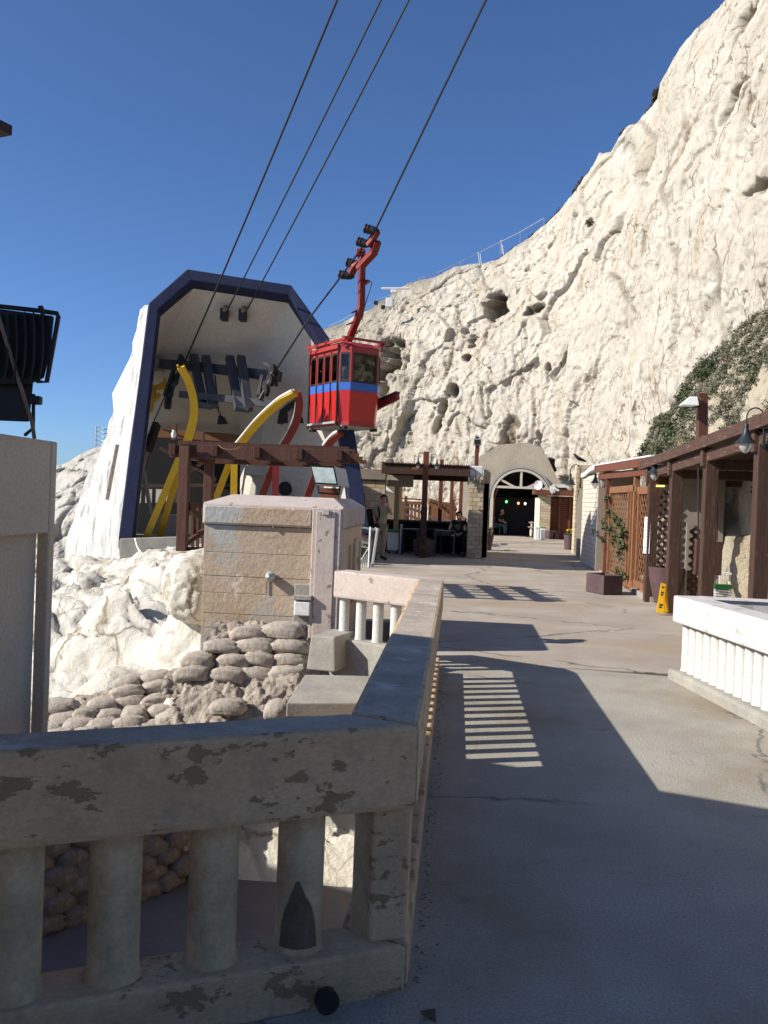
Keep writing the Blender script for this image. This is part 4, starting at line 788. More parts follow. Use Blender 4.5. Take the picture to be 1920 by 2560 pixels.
# ================================================================== CABIN
hdir = V((exd.x, exd.y, 0)).normalized()      # heading down into the station
sdir = V((-hdir.y, hdir.x, 0))                # to the left of heading
if sdir.dot(ray(700, 1250)-ray(960, 1250)) < 0: sdir = -sdir
CZ0, CZ1, ZB0, ZB1 = 3.34, 5.22, 4.18, 4.38
cc = at(842, 1060, 21.0); corner = V((cc.x, cc.y, 0))   # near corner (side face / chamfer)
Lc, Wc, ch = 1.46, .76, .24
cen = corner+hdir*(Lc/2)-sdir*(Wc/2+.2)
CB = thing('cable_car_cabin', (cen.x, cen.y, CZ0), 'red cable car cabin with a blue stripe hanging in the air beside the station', 'cable car')
def ring(z, k=1.0):
    hl, hw = Lc/2*k, (Wc/2+.2)*k; o = []
    for a, b in ((-hl-ch*k, -Wc/2*k), (-hl-ch*k, Wc/2*k), (-hl, hw), (hl, hw), (hl+ch*k, Wc/2*k), (hl+ch*k, -Wc/2*k), (hl, -hw), (-hl, -hw)):
        p = cen+hdir*a+sdir*b; o.append(V((p.x, p.y, z)))
    return o
def band(name, z0, z1, k0, k1, m, th=.03):
    mb = MB(); a, b = ring(z0, k0), ring(z1, k1); a2, b2 = ring(z0, k0-th), ring(z1, k1-th)
    mb.add(a+b+a2+b2, sum([[(i, (i+1) % 8, 8+(i+1) % 8, 8+i), (16+(i+1) % 8, 16+i, 24+i, 24+(i+1) % 8), (8+i, 8+(i+1) % 8, 24+(i+1) % 8, 24+i), ((i+1) % 8, i, 16+i, 16+(i+1) % 8)] for i in range(8)], []))
    return mb.build(name, m, CB, bevel=.008)
band('lower_body', CZ0+.09, ZB0, .93, .995, 'cab_red'); band('blue_stripe', ZB0, ZB1, 1.0, 1.005, 'blue_band'); band('skirt', CZ0, CZ0+.1, .95, .945, 'cab_frame')
band('top_band', CZ1-.16, CZ1, 1.0, 1.0, 'cab_frame')
mb = MB(); mb.prism(ring(CZ0+.02, .93), (0, 0, .04)); mb.build('floor_pan', 'galv', CB)
for k in range(9):
    a = cen+hdir*(-.8+k*.2); mb = MB(); mb.bar(a+sdir*.5+V((0, 0, CZ0-.01)), a-sdir*.5+V((0, 0, CZ0-.01)), .05, .035); mb.build('floor_slat', 'galv', CB)
rt = ring(CZ1, 1.0); tp = ring(CZ1+.14, .8); mb = MB(); mb.add(rt+tp, [tuple(range(8))[::-1], tuple(range(8, 16))]+[(i, (i+1) % 8, 8+(i+1) % 8, 8+i) for i in range(8)]); mb.build('roof', 'cab_frame', CB, bevel=.01)
wl0, wl1 = ring(ZB1, 1.0), ring(CZ1-.14, 1.0); 
names = {}
def panel(i, u0, u1, z0, z1, name, m, off=0.0, th=.02, bev=0):
    a = ring(0)[i]; b = ring(0)[(i+1) % 8]; d = b-a; nn = V((d.y, -d.x, 0)).normalized(); 
    if nn.dot((a+b)/2-V((cen.x, cen.y, 0))) < 0: nn = -nn
    p0 = a+d*u0+nn*off; p1 = a+d*u1+nn*off; mb = MB()
    q = [V((p0.x, p0.y, z0)), V((p1.x, p1.y, z0)), V((p1.x, p1.y, z1)), V((p0.x, p0.y, z1))]; mb.prism(q, -nn*th); return mb.build(name, m, CB, bevel=bev)
for i in range(8):
    big_ = i in (2, 6)
    wins = [(.02, .24), (.27, .49), (.51, .73), (.76, .98)] if big_ else ([(.06, .94)] if i in (0, 4) else [(.12, .88)])
    for u0, u1 in wins:
        L_ = (ring(0)[(i+1) % 8]-ring(0)[i]).length; e = .03/L_
        if L_ > .5 and not big_: e = .045/L_
        for a_, b_ in ((u0, u0+e), (u1-e, u1)): panel(i, a_, b_, ZB1, CZ1-.14, 'window_frame', 'black' if not big_ else 'cab_frame', .012, .03)
        panel(i, u0+e, u1-e, ZB1, ZB1+.045, 'window_frame', 'black', .012, .03); panel(i, u0+e, u1-e, CZ1-.19, CZ1-.14, 'window_frame', 'black', .012, .03)
        panel(i, u0+e, u1-e, ZB1+.045, CZ1-.19, 'window_pane', 'glass_cab', -.004, .006)
    g_s = [0]+sum([[a, b] for a, b in wins], [])+[1]
    for k in range(0, len(g_s), 2): panel(i, g_s[k], g_s[k+1], ZB1, CZ1-.14, 'window_pillar', 'cab_frame', .008, .04)
for u in (.5, .255, .745): panel(2, u-.012, u+.012, CZ0+.1, CZ1-.1, 'door_edge', 'black', .02, .02)
for u in (.0, .985): panel(2, u, u+.03, CZ0-.02, CZ1+.05, 'corner_rail', 'black', .03, .04)
panel(2, .0, 1, CZ1-.05, CZ1+.05, 'door_track', 'cab_frame', .06, .06); panel(2, .02, .98, CZ0+.05, CZ0+.1, 'door_track', 'galv', .05, .04)
panel(2, .14, .22, CZ0+.9, CZ0+1.18, 'handrail', 'galv', -.25, .02); 
for u in (.3, .62): panel(0, u, u+.03, ZB1, ZB1+.33, 'handrail', 'galv', -.3, .02)
panel(0, .06, .94, ZB1+.28, ZB1+.30, 'handrail', 'galv', -.15, .02)
mb = MB(); mb.box(cen+V((0, 0, CZ0+.62)), (.5, 1.1, .08), math.atan2(hdir.y, hdir.x)+math.pi/2); mb.build('bench', 'wood_dark', CB, bevel=.01)
# service deck on the roof
for s_ in (-1, 1):
    for (a, b) in (((-.95, .55*s_), (.95, .55*s_)),):
        mb = MB(); mb.bar(cen+hdir*a[0]+sdir*a[1]+V((0, 0, CZ1+.16)), cen+hdir*b[0]+sdir*b[1]+V((0, 0, CZ1+.16)), .06, .06); mb.build('roof_rail', 'cab_frame', CB)
    for k in (-.85, 0, .85):
        mb = MB(); mb.bar(cen+hdir*k+sdir*.55*s_+V((0, 0, CZ1)), cen+hdir*k+sdir*.55*s_+V((0, 0, CZ1+.24)), .05, .05); mb.build('roof_stub', 'cab_frame', CB)
for k in (-.9, .9):
    mb = MB(); mb.bar(cen+hdir*k+sdir*.58+V((0, 0, CZ1+.2)), cen+hdir*k-sdir*.58+V((0, 0, CZ1+.2)), .07, .05); mb.build('roof_bar', 'cab_frame', CB)
mb = MB(); mb.bar(cen+hdir*.5+V((0, 0, CZ1+.15)), cen-hdir*.5+V((0, 0, CZ1+.15)), .34, .1); mb.build('roof_hatch', 'cab_frame', CB, bevel=.02)
for s_ in (-1, 1):
    for k in (-.78, .78):
        mb = MB(); mb.box(cen+hdir*k+sdir*.42*s_+V((0, 0, CZ0-.05)), (.22, .1, .07), math.atan2(hdir.y, hdir.x)); mb.build('bumper', 'black', CB, bevel=.01)
# hanger and carriage
hg = [at(868, 850, 21.2), at(880, 825, 21.1), at(896, 790, 21.0), at(903, 758, 20.95), at(904, 700, 20.9), at(905, 650, 20.85), at(905, 632, 20.85)]
base_ = cen+V((0, 0, CZ1+.1)); hg[0] = base_; hg[1] = base_.lerp(hg[2], .45)
mb = MB(); mb.sweep(smooth_curve(hg, 5), .12, .15, up=sdir); mb.build('hanger_arm', 'red', CB, bevel=.012)
for p, q in (((878, 783), (893, 776)), ((868, 812), (882, 806))):
    mb = MB(); mb.bar(at(*p, 20.9), at(*q, 20.95), .12, .035); mb.build('step', 'red', CB)
beamp('carriage_beam', 'red', [(897, 672, 20.95), (912, 655, 20.8), (934, 632, 20.55), (943, 604, 20.35)], .12, .17, CB, up=sdir)
beamp('carriage_link', 'red', [(878, 684, 21.1), (886, 668, 21.0), (897, 655, 20.95)], .1, .16, CB, up=sdir); beamp('carriage_link', 'red', [(920, 614, 20.45), (932, 600, 20.35), (944, 578, 20.2)], .1, .12, CB, up=sdir)
mb = MB(); mb.box(at(902, 632, 20.85), (.22, .22, .16)); mb.build('pivot_head', 'red', CB, bevel=.03)
for (x, y, dd_), (x2, y2) in (((848, 686, 21.5), (886, 691)), ((868, 656, 21.2), (894, 661)), ((894, 603, 20.6), (925, 613)), ((912, 571, 20.3), (948, 580))):
    a = at(x, y, dd_); b = at(x2, y2, dd_-.1); ax = (b-a); mb = MB(); mb.lathe(a, [(.10, .0), (.115, .03), (.085, .06), (.115, .1), (.1, .12), (.1, ax.length*.55), (.085, ax.length*.8), (.04, ax.length)], 18, axis=ax); mb.build('carriage_roller', 'black', CB, True)
mb = MB(); mb.tube([at(905, 700, 20.8), at(925, 703, 20.8), at(930, 707, 20.8), at(912, 765, 20.95), at(905, 800, 21)], .012, 6); mb.build('brake_line', 'black', CB)
mb = MB(); mb.prism(polyat([(906, 698), (925, 700), (922, 706), (906, 716)], 20.85), (0, .08, 0)); mb.build('brake_lug', 'red', CB)
# ================================================================== WOODEN PERGOLA BEFORE THE STATION
pg = thing('pergola', at(470, 1372, 14), 'dark red brown timber pergola with an X braced railing in front of the station', 'pergola')
ZP = 2.26
A = V((-4.55, 13.78, ZP)); B = V((-1.80, 13.92, ZP)); dn = V((-.32, 2.35, 0))
for i, t in enumerate((0, .245, .49, .735, .965)):
    p = A.lerp(B, t); mb = MB(); mb.bar(p-dn*.06+V((0, 0, .02)), p+dn*1.02+V((0, 0, .02)), .10, .17); mb.build('rafter', 'wood', pg, bevel=.006)
mb = MB(); mb.bar(A-(B-A)*.02, B+(B-A)*.03, .06, .21); mb.build('front_beam', 'wood', pg, bevel=.006)
mb = MB(); mb.bar(A+dn, B+dn, .06, .2); mb.build('rear_beam', 'wood', pg, bevel=.006)
for k in range(1, 5):
    mb = MB(); mb.bar(A+dn*k/5+V((0, 0, .14)), B+dn*k/5+V((0, 0, .14))+(B-A)*.02, .13, .10); mb.build('slat', 'wood', pg)
for k in range(4):
    mb = MB(); q = B+V((.03+.05*k, .04+.12*k, .10-.05*k)); mb.bar(q-V((.3, 0, 0)), q+V((.12, 0, 0)), .05, .06); mb.build('rafter_tail', 'wood', pg)
def post(px, py0, py1, d, w_, m, par, name='post'):
    a = at(px, py0, d); b = at(px, py1, d); mb = MB(); mb.box((a.x, a.y, (a.z+b.z)/2), (w_, w_, abs(a.z-b.z))); return mb.build(name, m, par, bevel=.006)
post(464, 1115, 1378, 13.95, .155, 'wood', pg); post(525, 1130, 1370, 15.2, .15, 'wood', pg); post(437, 1060, 1100, 14.0, .07, 'wood', pg, 'finial_post'); post(508, 1080, 1112, 14.6, .05, 'wood', pg, 'finial_post')
def pb(a, b, w_, m='wood', name='rail', par=pg): mb = MB(); mb.bar(at(*a), at(*b), w_, w_); return mb.build(name, m, par)
a0 = (470, 1262, 14.0); a1 = (532, 1264, 14.6)
pb(a0, a1, .08); pb((470, 1372, 14.0), (532, 1372, 14.6), .06); pb((472, 1270, 14.0), (530, 1318, 14.6), .07, name='brace'); pb((455, 1365, 14.0), (530, 1312, 14.6), .07, name='brace')
for x in (481, 494, 507, 519): pb((x, 1268, 14.15+.012*(x-470)), (x, 1368, 14.15+.012*(x-470)), .04, name='picket')
mb = MB(); q = smooth_curve([at(545, 1112, 13.9), at(560, 1122, 13.85), at(590, 1122, 13.85), at(612, 1108, 13.9)], 5)+smooth_curve([at(640, 1118, 13.9), at(662, 1124, 13.85), at(685, 1115, 13.9)], 5); mb.tube(q[:len(q)//2], .006, 5); mb.build('wire', 'rust', pg)
lp = MB(); lp.lathe(at(434, 1094, 13.9), [(.03, 0), (.045, .05), (.02, .12)], 10); tag(lp.build('lantern', 'white', None, True), 'tiny white lantern fixed to the finial at the left end of the pergola', 'lamp')
mb = MB(); c = at(462, 1398, 14); mb.box((c.x+.55, c.y+.4, c.z-.05), (1.5, 1.0, .32)); tag(mb.build('plinth_wall', 'brick_w2', None, bevel=.01), 'low tan plinth wall carrying the dark timber pergola', 'wall')
# big chalk knob left of the block
c = at(498, 1440, 10.3)
def boulder(name, c, R_, m, seed, label=None, par=None, sub=5):
    bm = bmesh.new(); bmesh.ops.create_icosphere(bm, subdivisions=sub, radius=1); P = np.array([v.co[:] for v in bm.verts]); n = .22*fbm(P+seed, 1.1, 4, seed)+.12*fbm(P+seed, 2.5, 3, seed+1, ridge=True)+.04*fbm(P+seed, 7, 3, seed+2)
    P = P*(1+n)[:, None]*np.array(R_)
    for v, p in zip(bm.verts, P): v.co = p
    me = bpy.data.meshes.new(name); bm.to_mesh(me); bm.free(); me.polygons.foreach_set('use_smooth', [True]*len(me.polygons)); me.materials.append(MT[m]); o = bpy.data.objects.new(name, me); COL.objects.link(o); o.location = c
    if label: tag(o, label, 'rock')
    return o
boulder('boulder', c+V((-.05, .2, -.16)), (.38, .5, .42), 'chalk', 31, 'big rounded white chalk boulder leaning against the left edge of the concrete block')
hs = MB(); hs.tube(smooth_curve([at(338, 1346, 21.8), at(345, 1370, 21.6), at(362, 1392, 21.4)], 5), .025, 6); tag(hs.build('hose', 'white', None, True), 'white hose hanging from the station floor over the grey plinth', 'hose')
# ================================================================== BRICK HELPERS
UB = {}
def ubox(m):
    if m not in UB: UB[m] = MB().box((0, 0, 0), (1, 1, 1)).mesh('brick', m)
    return UB[m]
def brick_face(par, o, du, W, H, bl, bh, ms, depth=.05, nrm=None, gap=.012, start=0, z0=0, skip=None, jit=.004):
    """courses of single bricks on the face that starts at o and runs W along unit du"""
    du = V(du).normalized(); rz = math.atan2(du.y, du.x); nr = int(round(H/bh)); bh = H/nr; nrm = V(nrm).normalized()
    for r in range(nr):
        x = -(bl*.5 if (r+start) % 2 else 0)
        while x < W-.01:
            a = max(0, x); b = min(W, x+bl)
            if b-a > .04:
                zc = z0+(r+.5)*bh; c = V(o)+du*((a+b)/2)+nrm*(random.uniform(-jit, jit)); c.z = zc
                if not (skip and skip((a+b)/2, zc)): inst('brick', ubox(random.choice(ms)), par, c, rz, (b-a-gap, depth, bh-gap))
            x += bl
BR_ = ['brick_a', 'brick_b', 'brick_a', 'brick_c']
def brick_pier(name, label, cx, cy, wx, wy, H, bl=.26, bh=.125, z0=0, cat='pillar', ms=BR_):
    t = thing(name, (cx, cy, z0), label, cat); mb = MB(); mb.box((cx, cy, z0+H/2), (wx-.03, wy-.03, H)); mb.build('core', 'joint', t)
    brick_face(t, (cx-wx/2, cy-wy/2, 0), (1, 0, 0), wx, H, bl, bh, ms, nrm=(0, -1, 0), z0=z0, depth=.04)
    brick_face(t, (cx-wx/2, cy-wy/2, 0), (0, 1, 0), wy, H, bl, bh, ms, nrm=(-1, 0, 0), z0=z0, depth=.04, start=1)
    brick_face(t, (cx+wx/2, cy-wy/2, 0), (0, 1, 0), wy, H, bl, bh, ms, nrm=(1, 0, 0), z0=z0, depth=.04, start=1)
    return t
def arc_lamp(x, y, d, s, label, facing=-1, group=None, par_dx=1):
    """wall lamp: swan neck arm, cone hood, clear bulb; (x, y) photo place of the hood's rim centre, s size in m"""
    c = at(x, y, d); t = thing('wall_lamp', c, label, 'lamp', group); sx = par_dx
    r_ = V((RM[0][0], RM[1][0], 0)).normalized()
    pts = [c+V((0, 0, .9*s))]; R = .42*s
    for k in range(9): a = math.pi*k/8; pts.append(c+V((0, 0, 1.25*s))+r_*(sx*(R-R*math.cos(a)))+V((0, 0, R*1.1*math.sin(a))))
    pts.append(c+r_*(sx*2*R)+V((0, 0, -.1*s)))
    mb = MB(); mb.tube(pts, .035*s, 8); mb.build('arm', 'lamp_black', t, True)
    mb = MB(); mb.lathe(c, [(.5*s, 0), (.47*s, .05*s), (.28*s, .22*s), (.15*s, .5*s), (.1*s, .75*s), (.12*s, .78*s), (.09*s, .95*s)], 20); mb.build('hood', 'lamp_black', t, True)
    mb = MB(); mb.lathe(c, [(.03*s, -.5*s), (.16*s, -.42*s), (.27*s, -.25*s), (.31*s, -.05*s), (.3*s, 0)], 18); mb.build('bulb', 'bulb', t, True)
    mb = MB(); q = c+r_*(sx*2.1*R)+V((0, 0, .15*s)); mb.box(q, (.12*s, .12*s, .8*s)); mb.tube([q+V((0, 0, -.35*s)), q-r_*(sx*.18*s)+V((0, 0, -.2*s)), q-r_*(sx*.05*s)], .03*s, 6); mb.build('wall_plate', 'lamp_black', t, bevel=.01*s)
    return t
# ================================================================== BOOTH AND TERRACE (centre)
DC = 26.0
bp = gnd(1185, 1396); brick_pier('brick_pier', 'pale limestone brick pier on the right of the corrugated terrace roof, in full sun', .56, 26.15, .40, .40, 2.42, .22)
c = V((.56, 26.15, 2.55)); t = thing('pier_cap_box', c, 'white square box capping the pale brick pier of the terrace', 'box'); mb = MB(); mb.box(c+V((-.02, 0, .0)), (.40, .42, .30)); mb.build('box', 'white', t, bevel=.03)
sd_ = thing('side_wall', (.95, 27.6, 0), 'limestone brick side wall with a dark opening running back from the terrace pier to the arch', 'wall')
mb = MB(); mb.box((.86, 27.6, 1.1), (.16, 2.4, 2.2)); mb.build('core', 'joint', sd_); brick_face(sd_, (.94, 26.4, 0), (0, 1, 0), 2.4, 2.2, .3, .125, BR_, nrm=(1, 0, 0), depth=.04)
mb = MB(); mb.box((.86, 26.42, 1.1), (.15, .04, 2.2)); mb.build('end', 'brick_c', sd_); mb = MB(); mb.box((.87, 27.6, 2.42), (.2, 2.5, .42)); mb.build('lintel', 'facade', sd_)
lw = thing('booth', (-2.2, 26.3, 0), 'limestone brick booth at the left end of the terrace behind the standing man', 'booth')
mb = MB(); mb.box((-2.62, 26.6, 1.1), (.9, .4, 2.2)); mb.build('core', 'joint', lw); brick_face(lw, (-3.06, 26.4, 0), (1, 0, 0), .90, 2.15, .30, .2, BR_+['brick_c'], nrm=(0, -1, 0), depth=.04)
mb = MB(); mb.box((-1.85, 27.9, 1.1), (.14, 1.7, 2.2)); mb.build('wall', 'brick_c', lw); mb = MB(); mb.box((-2.25, 28.6, 1.1), (.8, .1, 2.2)); mb.build('wall', 'joint', lw); mb = MB(); mb.box((-2.62, 26.55, 2.36), (.92, .5, .3)); mb.build('fascia', 'plaster_in', lw)
mb = MB(); mb.box((-1.75, 27.0, 2.2), (.8, .1, .35)); mb.build('panel', 'facade', lw)
for k in range(5):
    a = at(936+k*7, 1203+k*3, 27.4); b = at(957+k*7, 1222+k*3, 27.2); mb = MB(); mb.bar(a, b, .03, .02); mb.build('louvre', 'white', lw)
rfc = thing('corrugated_roof', (-.9, 26, 2.6), 'rust brown corrugated metal roof on a deep wooden beam over the terrace', 'roof')
xa_, xb_ = -2.25, .34; nco = 46; mb = MB()
for yy, zz in ((25.85, 2.72), (27.6, 2.62)):
    pass
vs = []; fs = []
for j, (yy, zz) in enumerate(((25.8, 2.71), (28.3, 2.60))):
    for i in range(nco*4+1):
        x = xa_+(xb_-xa_)*i/(nco*4); z = zz+.028*math.sin(i*math.pi/2)-(x-xa_)*.0; vs.append((x, yy, z))
for j in range(1):
    for i in range(nco*4): a = i; fs.append((a, a+1, a+nco*4+2, a+nco*4+1))
vs2 = [(x, y, z-.012) for x, y, z in vs]; nn = len(vs); fs2 = [tuple(i+nn for i in f)[::-1] for f in fs]+[(i, i+1, nn+i+1, nn+i) for i in range(nco*4)]
mb.add(vs+vs2, fs+fs2); mb.build('corrugated_sheet', 'wood_red', rfc)
mb = MB(); mb.bar((xa_, 25.9, 2.52), (xb_, 25.9, 2.52), .1, .28); mb.build('front_beam', 'wood_dark', rfc, bevel=.01)
mb = MB(); mb.bar((xa_, 28.2, 2.42), (xb_, 28.2, 2.42), .1, .28); mb.build('rear_beam', 'wood_dark', rfc)
for k in range(5):
    x = xa_+.1+k*(xb_-xa_-.2)/4; mb = MB(); mb.bar((x, 25.9, 2.58), (x, 28.2, 2.5), .08, .12); mb.build('rafter', 'wood_dark', rfc)
c = at(1038, 1171, 25.7); mb = MB(); mb.box(c, (.18, .02, .07)); tag(mb.build('nameplate', 'wood_lite', None), 'small light brown plate on the front beam of the corrugated roof', 'plate')
tp_ = []
for i, (x, yt, yb_, d, w_) in enumerate(((1066, 1129, 1352, 25.2, .16), (1105, 1149, 1315, 29, .13), (1132, 1165, 1308, 33, .13), (1155, 1175, 1310, 36, .15))):
    a = at(x, yt, d); t = thing('wooden_post', (a.x, a.y, 0), ['tall red brown wooden post standing through the corrugated roof, tallest of its row', 'second red brown post of the row behind the tallest one', 'third red brown post of the row, half way to the pier', 'last red brown post of the row, right beside the pier'][i], 'post', 'posts along the terrace')
    mb = MB(); mb.box((a.x, a.y, a.z/2), (w_, w_, a.z)); mb.build('shaft', 'wood_red', t, bevel=.01)
    mb = MB(); mb.box((a.x, a.y, .12), (w_+.06, w_+.06, .24)); mb.build('foot', 'wood_dark', t)
    if i == 0:
        mb = MB(); mb.box((a.x, a.y, .9), (w_+.02, w_+.02, 1.1)); mb.build('sleeve', 'wood_dark', t)
arc_lamp(1045, 1162, 25.2, .2, 'left one of the two swan neck lamps on the tallest red brown post', par_dx=1, group=None)
arc_lamp(1092, 1165, 25.2, .2, 'right one of the two swan neck lamps on the tallest red brown post', par_dx=-1)
arc_lamp(1188, 1207, 25.7, .24, 'black lantern on a swan neck in front of the pale terrace brick pier', par_dx=-1)
# camera pole right of the pier
a = at(1191, 1168, 27); t = thing('camera_pole', (a.x, a.y, 0), 'rust red pole behind the pier with a grey floodlight box on its top', 'pole')
z1 = at(1191, 1112, 27).z; mb = MB(); mb.box((a.x, a.y, z1/2), (.12, .12, z1)); mb.build('pole', 'wood_red', t); mb = MB(); c = at(1193, 1105, 26.9); mb.box(c, (.24, .2, .2)); mb.build('floodlight_box', 'galv', t, bevel=.01); mb = MB(); mb.box(c+V((0, -.11, 0)), (.17, .02, .13)); mb.box(c+V((0, 0, .13)), (.12, .1, .06)); mb.build('lens', 'black', t)
# wooden arched bridge railing behind
br = thing('wooden_bridge', at(1060, 1300, 33), 'red wooden slatted bridge with curving handrails behind the terrace', 'bridge')
def rail_run(pts, h, d0, n, m='wood_lite', wv=.07):
    """pts: top line in photo, with depth; pickets hang h metres below"""
    P = smooth_curve([at(*p) for p in pts], 6); mb = MB(); mb.sweep(P, .09, .12); mb.build('handrail', m, br)
    Q = [p-V((0, 0, h)) for p in P]; mb = MB(); mb.sweep(Q, .07, .14); mb.build('bottom_rail', m, br)
    L = len(P)-1
    for k in range(n):
        t = (k+.5)/n*L; i = int(t); p = P[i].lerp(P[min(i+1, L)], t-i); mb = MB(); mb.bar(p, p-V((0, 0, h)), wv*1.5, .03, up=(0, 1, 0)); mb.build('picket', m, br)
rail_run([(985, 1256, 33), (1010, 1257, 33), (1062, 1258, 33)], .80, 33, 12)
rail_run([(1072, 1250, 33), (1095, 1258, 34), (1110, 1272, 35)], .85, 33, 7, 'wood_lite')
rail_run([(1104, 1258, 34), (1125, 1262, 35), (1140, 1274, 36)], .8, 34, 6)
for x, yt in ((996, 1233), (1015, 1240), (968, 1215), (1134, 1250)):
    a = at(x, yt, 33); mb = MB(); mb.bar(a, a-V((0, 0, 1.1)), .1, .1); mb.build('newel', 'wood', br)
for (x0, ya2), (x1, yb2) in (((985, 1257), (1060, 1283)), ((985, 1275), (1058, 1302)), ((1072, 1290), (1130, 1320)), ((1145, 1288), (1165, 1300)), ((1105, 1290), (1130, 1306))):
    mb = MB(); mb.bar(at(x0, ya2, 31), at(x1, yb2, 30.5), .07, .09); mb.build('stair_rail', 'wood_dark', br)
mb = MB(); a = at(1000, 1240, 33); mb.bar(at(996, 1245, 33), at(1062, 1250, 33), .06, .05); mb.build('top_rail', 'wood', br)
mb = MB(); mb.box((-1.1, 33.2, .15), (4.6, .3, .4)); tag(mb.build('low_wall', 'facade', None), 'low pale stone wall below the red wooden bridge railing', 'wall')
cn = thing('counter', (-.8, 27.2, 0), 'long dark counter under the shade of the corrugated roof behind the tables', 'counter')
mb = MB(); mb.box((-.85, 27.6, .98), (3.2, .6, .06)); mb.build('worktop', 'steel', cn); mb = MB(); mb.box((-.85, 27.8, .48), (3.1, .3, .94)); mb.build('cabinet', 'dark_in', cn)
mb = MB(); mb.box((-.1, 27.42, .62), (1.2, .03, .12)); mb.build('shelf_front', 'plaster_in', cn)
for k in range(3):
    mb = MB(); mb.box((-.5+k*.5, 27.4, .8), (.45, .03, .03)); mb.build('slat', 'wood_dark', cn)
def table(px, py, label, w_=.8, d_=.7, h=.76, m='table_blue'):
    c = gnd(px, py); t = thing('table', c, label, 'table'); mb = MB(); mb.box(c+V((0, d_/2, h)), (w_, d_, .035)); mb.build('tabletop', m, t)
    for sx in (-1, 1):
        for sy in (0, 1): mb = MB(); mb.box(c+V((sx*(w_/2-.03), .03+sy*(d_-.06), h/2)), (.04, .04, h)); mb.build('leg', m, t)
    return t
table(1110, 1393, 'slate blue metal table nearest the seated dark figure, right of the big pot', .62); table(1075, 1385, 'slate blue metal table standing just behind the big round pot', .7); table(1022, 1388, 'slate blue metal table between the white menu board and the big pot', .5)
pot = thing('planter', gnd(1057, 1392), 'big round plum brown pot on the terrace edge in front of the blue tables', 'planter')
c = gnd(1057, 1392)+V((0, .3, 0)); mb = MB(); mb.lathe(c, [(.2, 0), (.25, .03), (.31, .25), (.31, .47), (.285, .49), (.27, .45), (.02, .44)], 28); mb.build('pot', 'planter', pot, True)
mb = MB(); mb.leaves(c+V((0, 0, .5)), (.24, .24, .06), 60, .05); mb.build('plant', 'foliage_dry', pot, kind='stuff')
bn = thing('bin', gnd(980, 1383), 'white square bin with a green lid behind the standing man', 'bin')
c = gnd(980, 1385)+V((0, .3, 0)); mb = MB(); mb.prism([c+V((x*.17, y*.15, .1)) for x, y in ((-1, -1), (1, -1), (1, 1), (-1, 1))], (0, 0, .55)); mb.build('bin_body', 'plastic_white', bn, bevel=.02); mb = MB(); mb.box(c+V((0, 0, .69)), (.42, .36, .07)); mb.build('lid', 'plastic_green', bn, bevel=.02)
for sx in (-1, 1): mb = MB(); mb.box(c+V((sx*.12, 0, .05)), (.05, .2, .1)); mb.build('foot', 'black', bn)
mbd = thing('menu_stand', gnd(1000, 1385), 'narrow white upright stand at the left end of the terrace tables', 'stand')
mb = MB(); c = gnd(1001, 1386); mb.box(c+V((0, 0, .45)), (.045, .5, .9)); mb.build('panel', 'galv', mbd, bevel=.01)
# ---- railing and gate left of the man
fe = thing('railing', gnd(920, 1420), 'galvanised steel railing with a slanting handrail between the concrete block and the standing man', 'railing')
def fb(a, b, w_=.03, m='galv', n='rail'): mb = MB(); mb.tube([at(*a), at(*b)], w_*.5, 6); return mb.build(n, m, fe)
fb((900, 1318, 21.5), (940, 1325, 21.5), .05); fb((900, 1366, 21.5), (922, 1370, 21.5), .04); fb((926, 1318, 21), (921, 1420, 20.6), .06, n='post'); fb((944, 1322, 22), (930, 1422, 21), .07, n='post'); fb((938, 1320, 22), (946, 1328, 22.4), .05)
fb((900, 1404, 21), (920, 1372, 21), .035); fb((905, 1335, 21), (933, 1352, 21), .05, 'wood', 'slanting_rail'); fb((932, 1350, 21), (922, 1420, 21), .05, 'wood', 'slanting_rail')
for k in range(5): fb((901+k*5, 1400-k*5, 21), (899+k*5, 1424, 20.7), .02, n='baluster')
mb = MB(); mb.leaves(at(906, 1382, 21.8), (.1, .3, .25), 260, .05); tag(mb.build('shrub', 'foliage'), 'small green shrub seen through the steel railing beside the concrete block', 'shrub')
# ================================================================== TUNNEL
tn = thing('tunnel_portal', at(1303, 1340, 47), 'arched tunnel portal cut in the cliff with a pale fan shaped frame', 'tunnel')
YT = 45.6
def tw(px, py): return ony(px, py, YT)
cL, cR_ = tw(1222, 1300), tw(1381, 1300); cxm = (cL.x+cR_.x)/2-.05; Ro = (cR_.x-cL.x)/2; zc = tw(1300, 1168).z-Ro
def arcp(r, y, z_add=0, a0=0, a1=math.pi, n=28, ex_=1.0): return [V((cxm-r*math.cos(a0+(a1-a0)*k/n), y, zc+r*math.sin(a0+(a1-a0)*k/n))) for k in range(n+1)]
# facade with arched hole
fac_top = [tw(1188, 1168), tw(1200, 1140), tw(1228, 1126), tw(1245, 1112), tw(1290, 1108), tw(1318, 1106), tw(1352, 1118), tw(1372, 1150), tw(1395, 1200), tw(1420, 1230)]
arc = arcp(Ro, YT); m_ = len(arc)
def top_at(x):
    xs = [p.x for p in fac_top]; zs_ = [p.z for p in fac_top]; return float(np.interp(x, xs, zs_))
outl = [V((fac_top[0].x-.6, YT, 0))]+[V((fac_top[0].x-.6, YT, fac_top[0].z-.4))]+[V((p.x, YT, p.z)) for p in fac_top]+[V((arc[-1].x+2.2, YT, fac_top[-1].z)), V((arc[-1].x+2.2, YT, 0)), V((arc[-1].x, YT, 0))]+[V(p) for p in arc[::-1]]+[V((arc[0].x, YT, 0))]
mb = MB(); mb.prism(outl, (0, .9, 0)); mb.build('portal_wall', 'facade', tn)
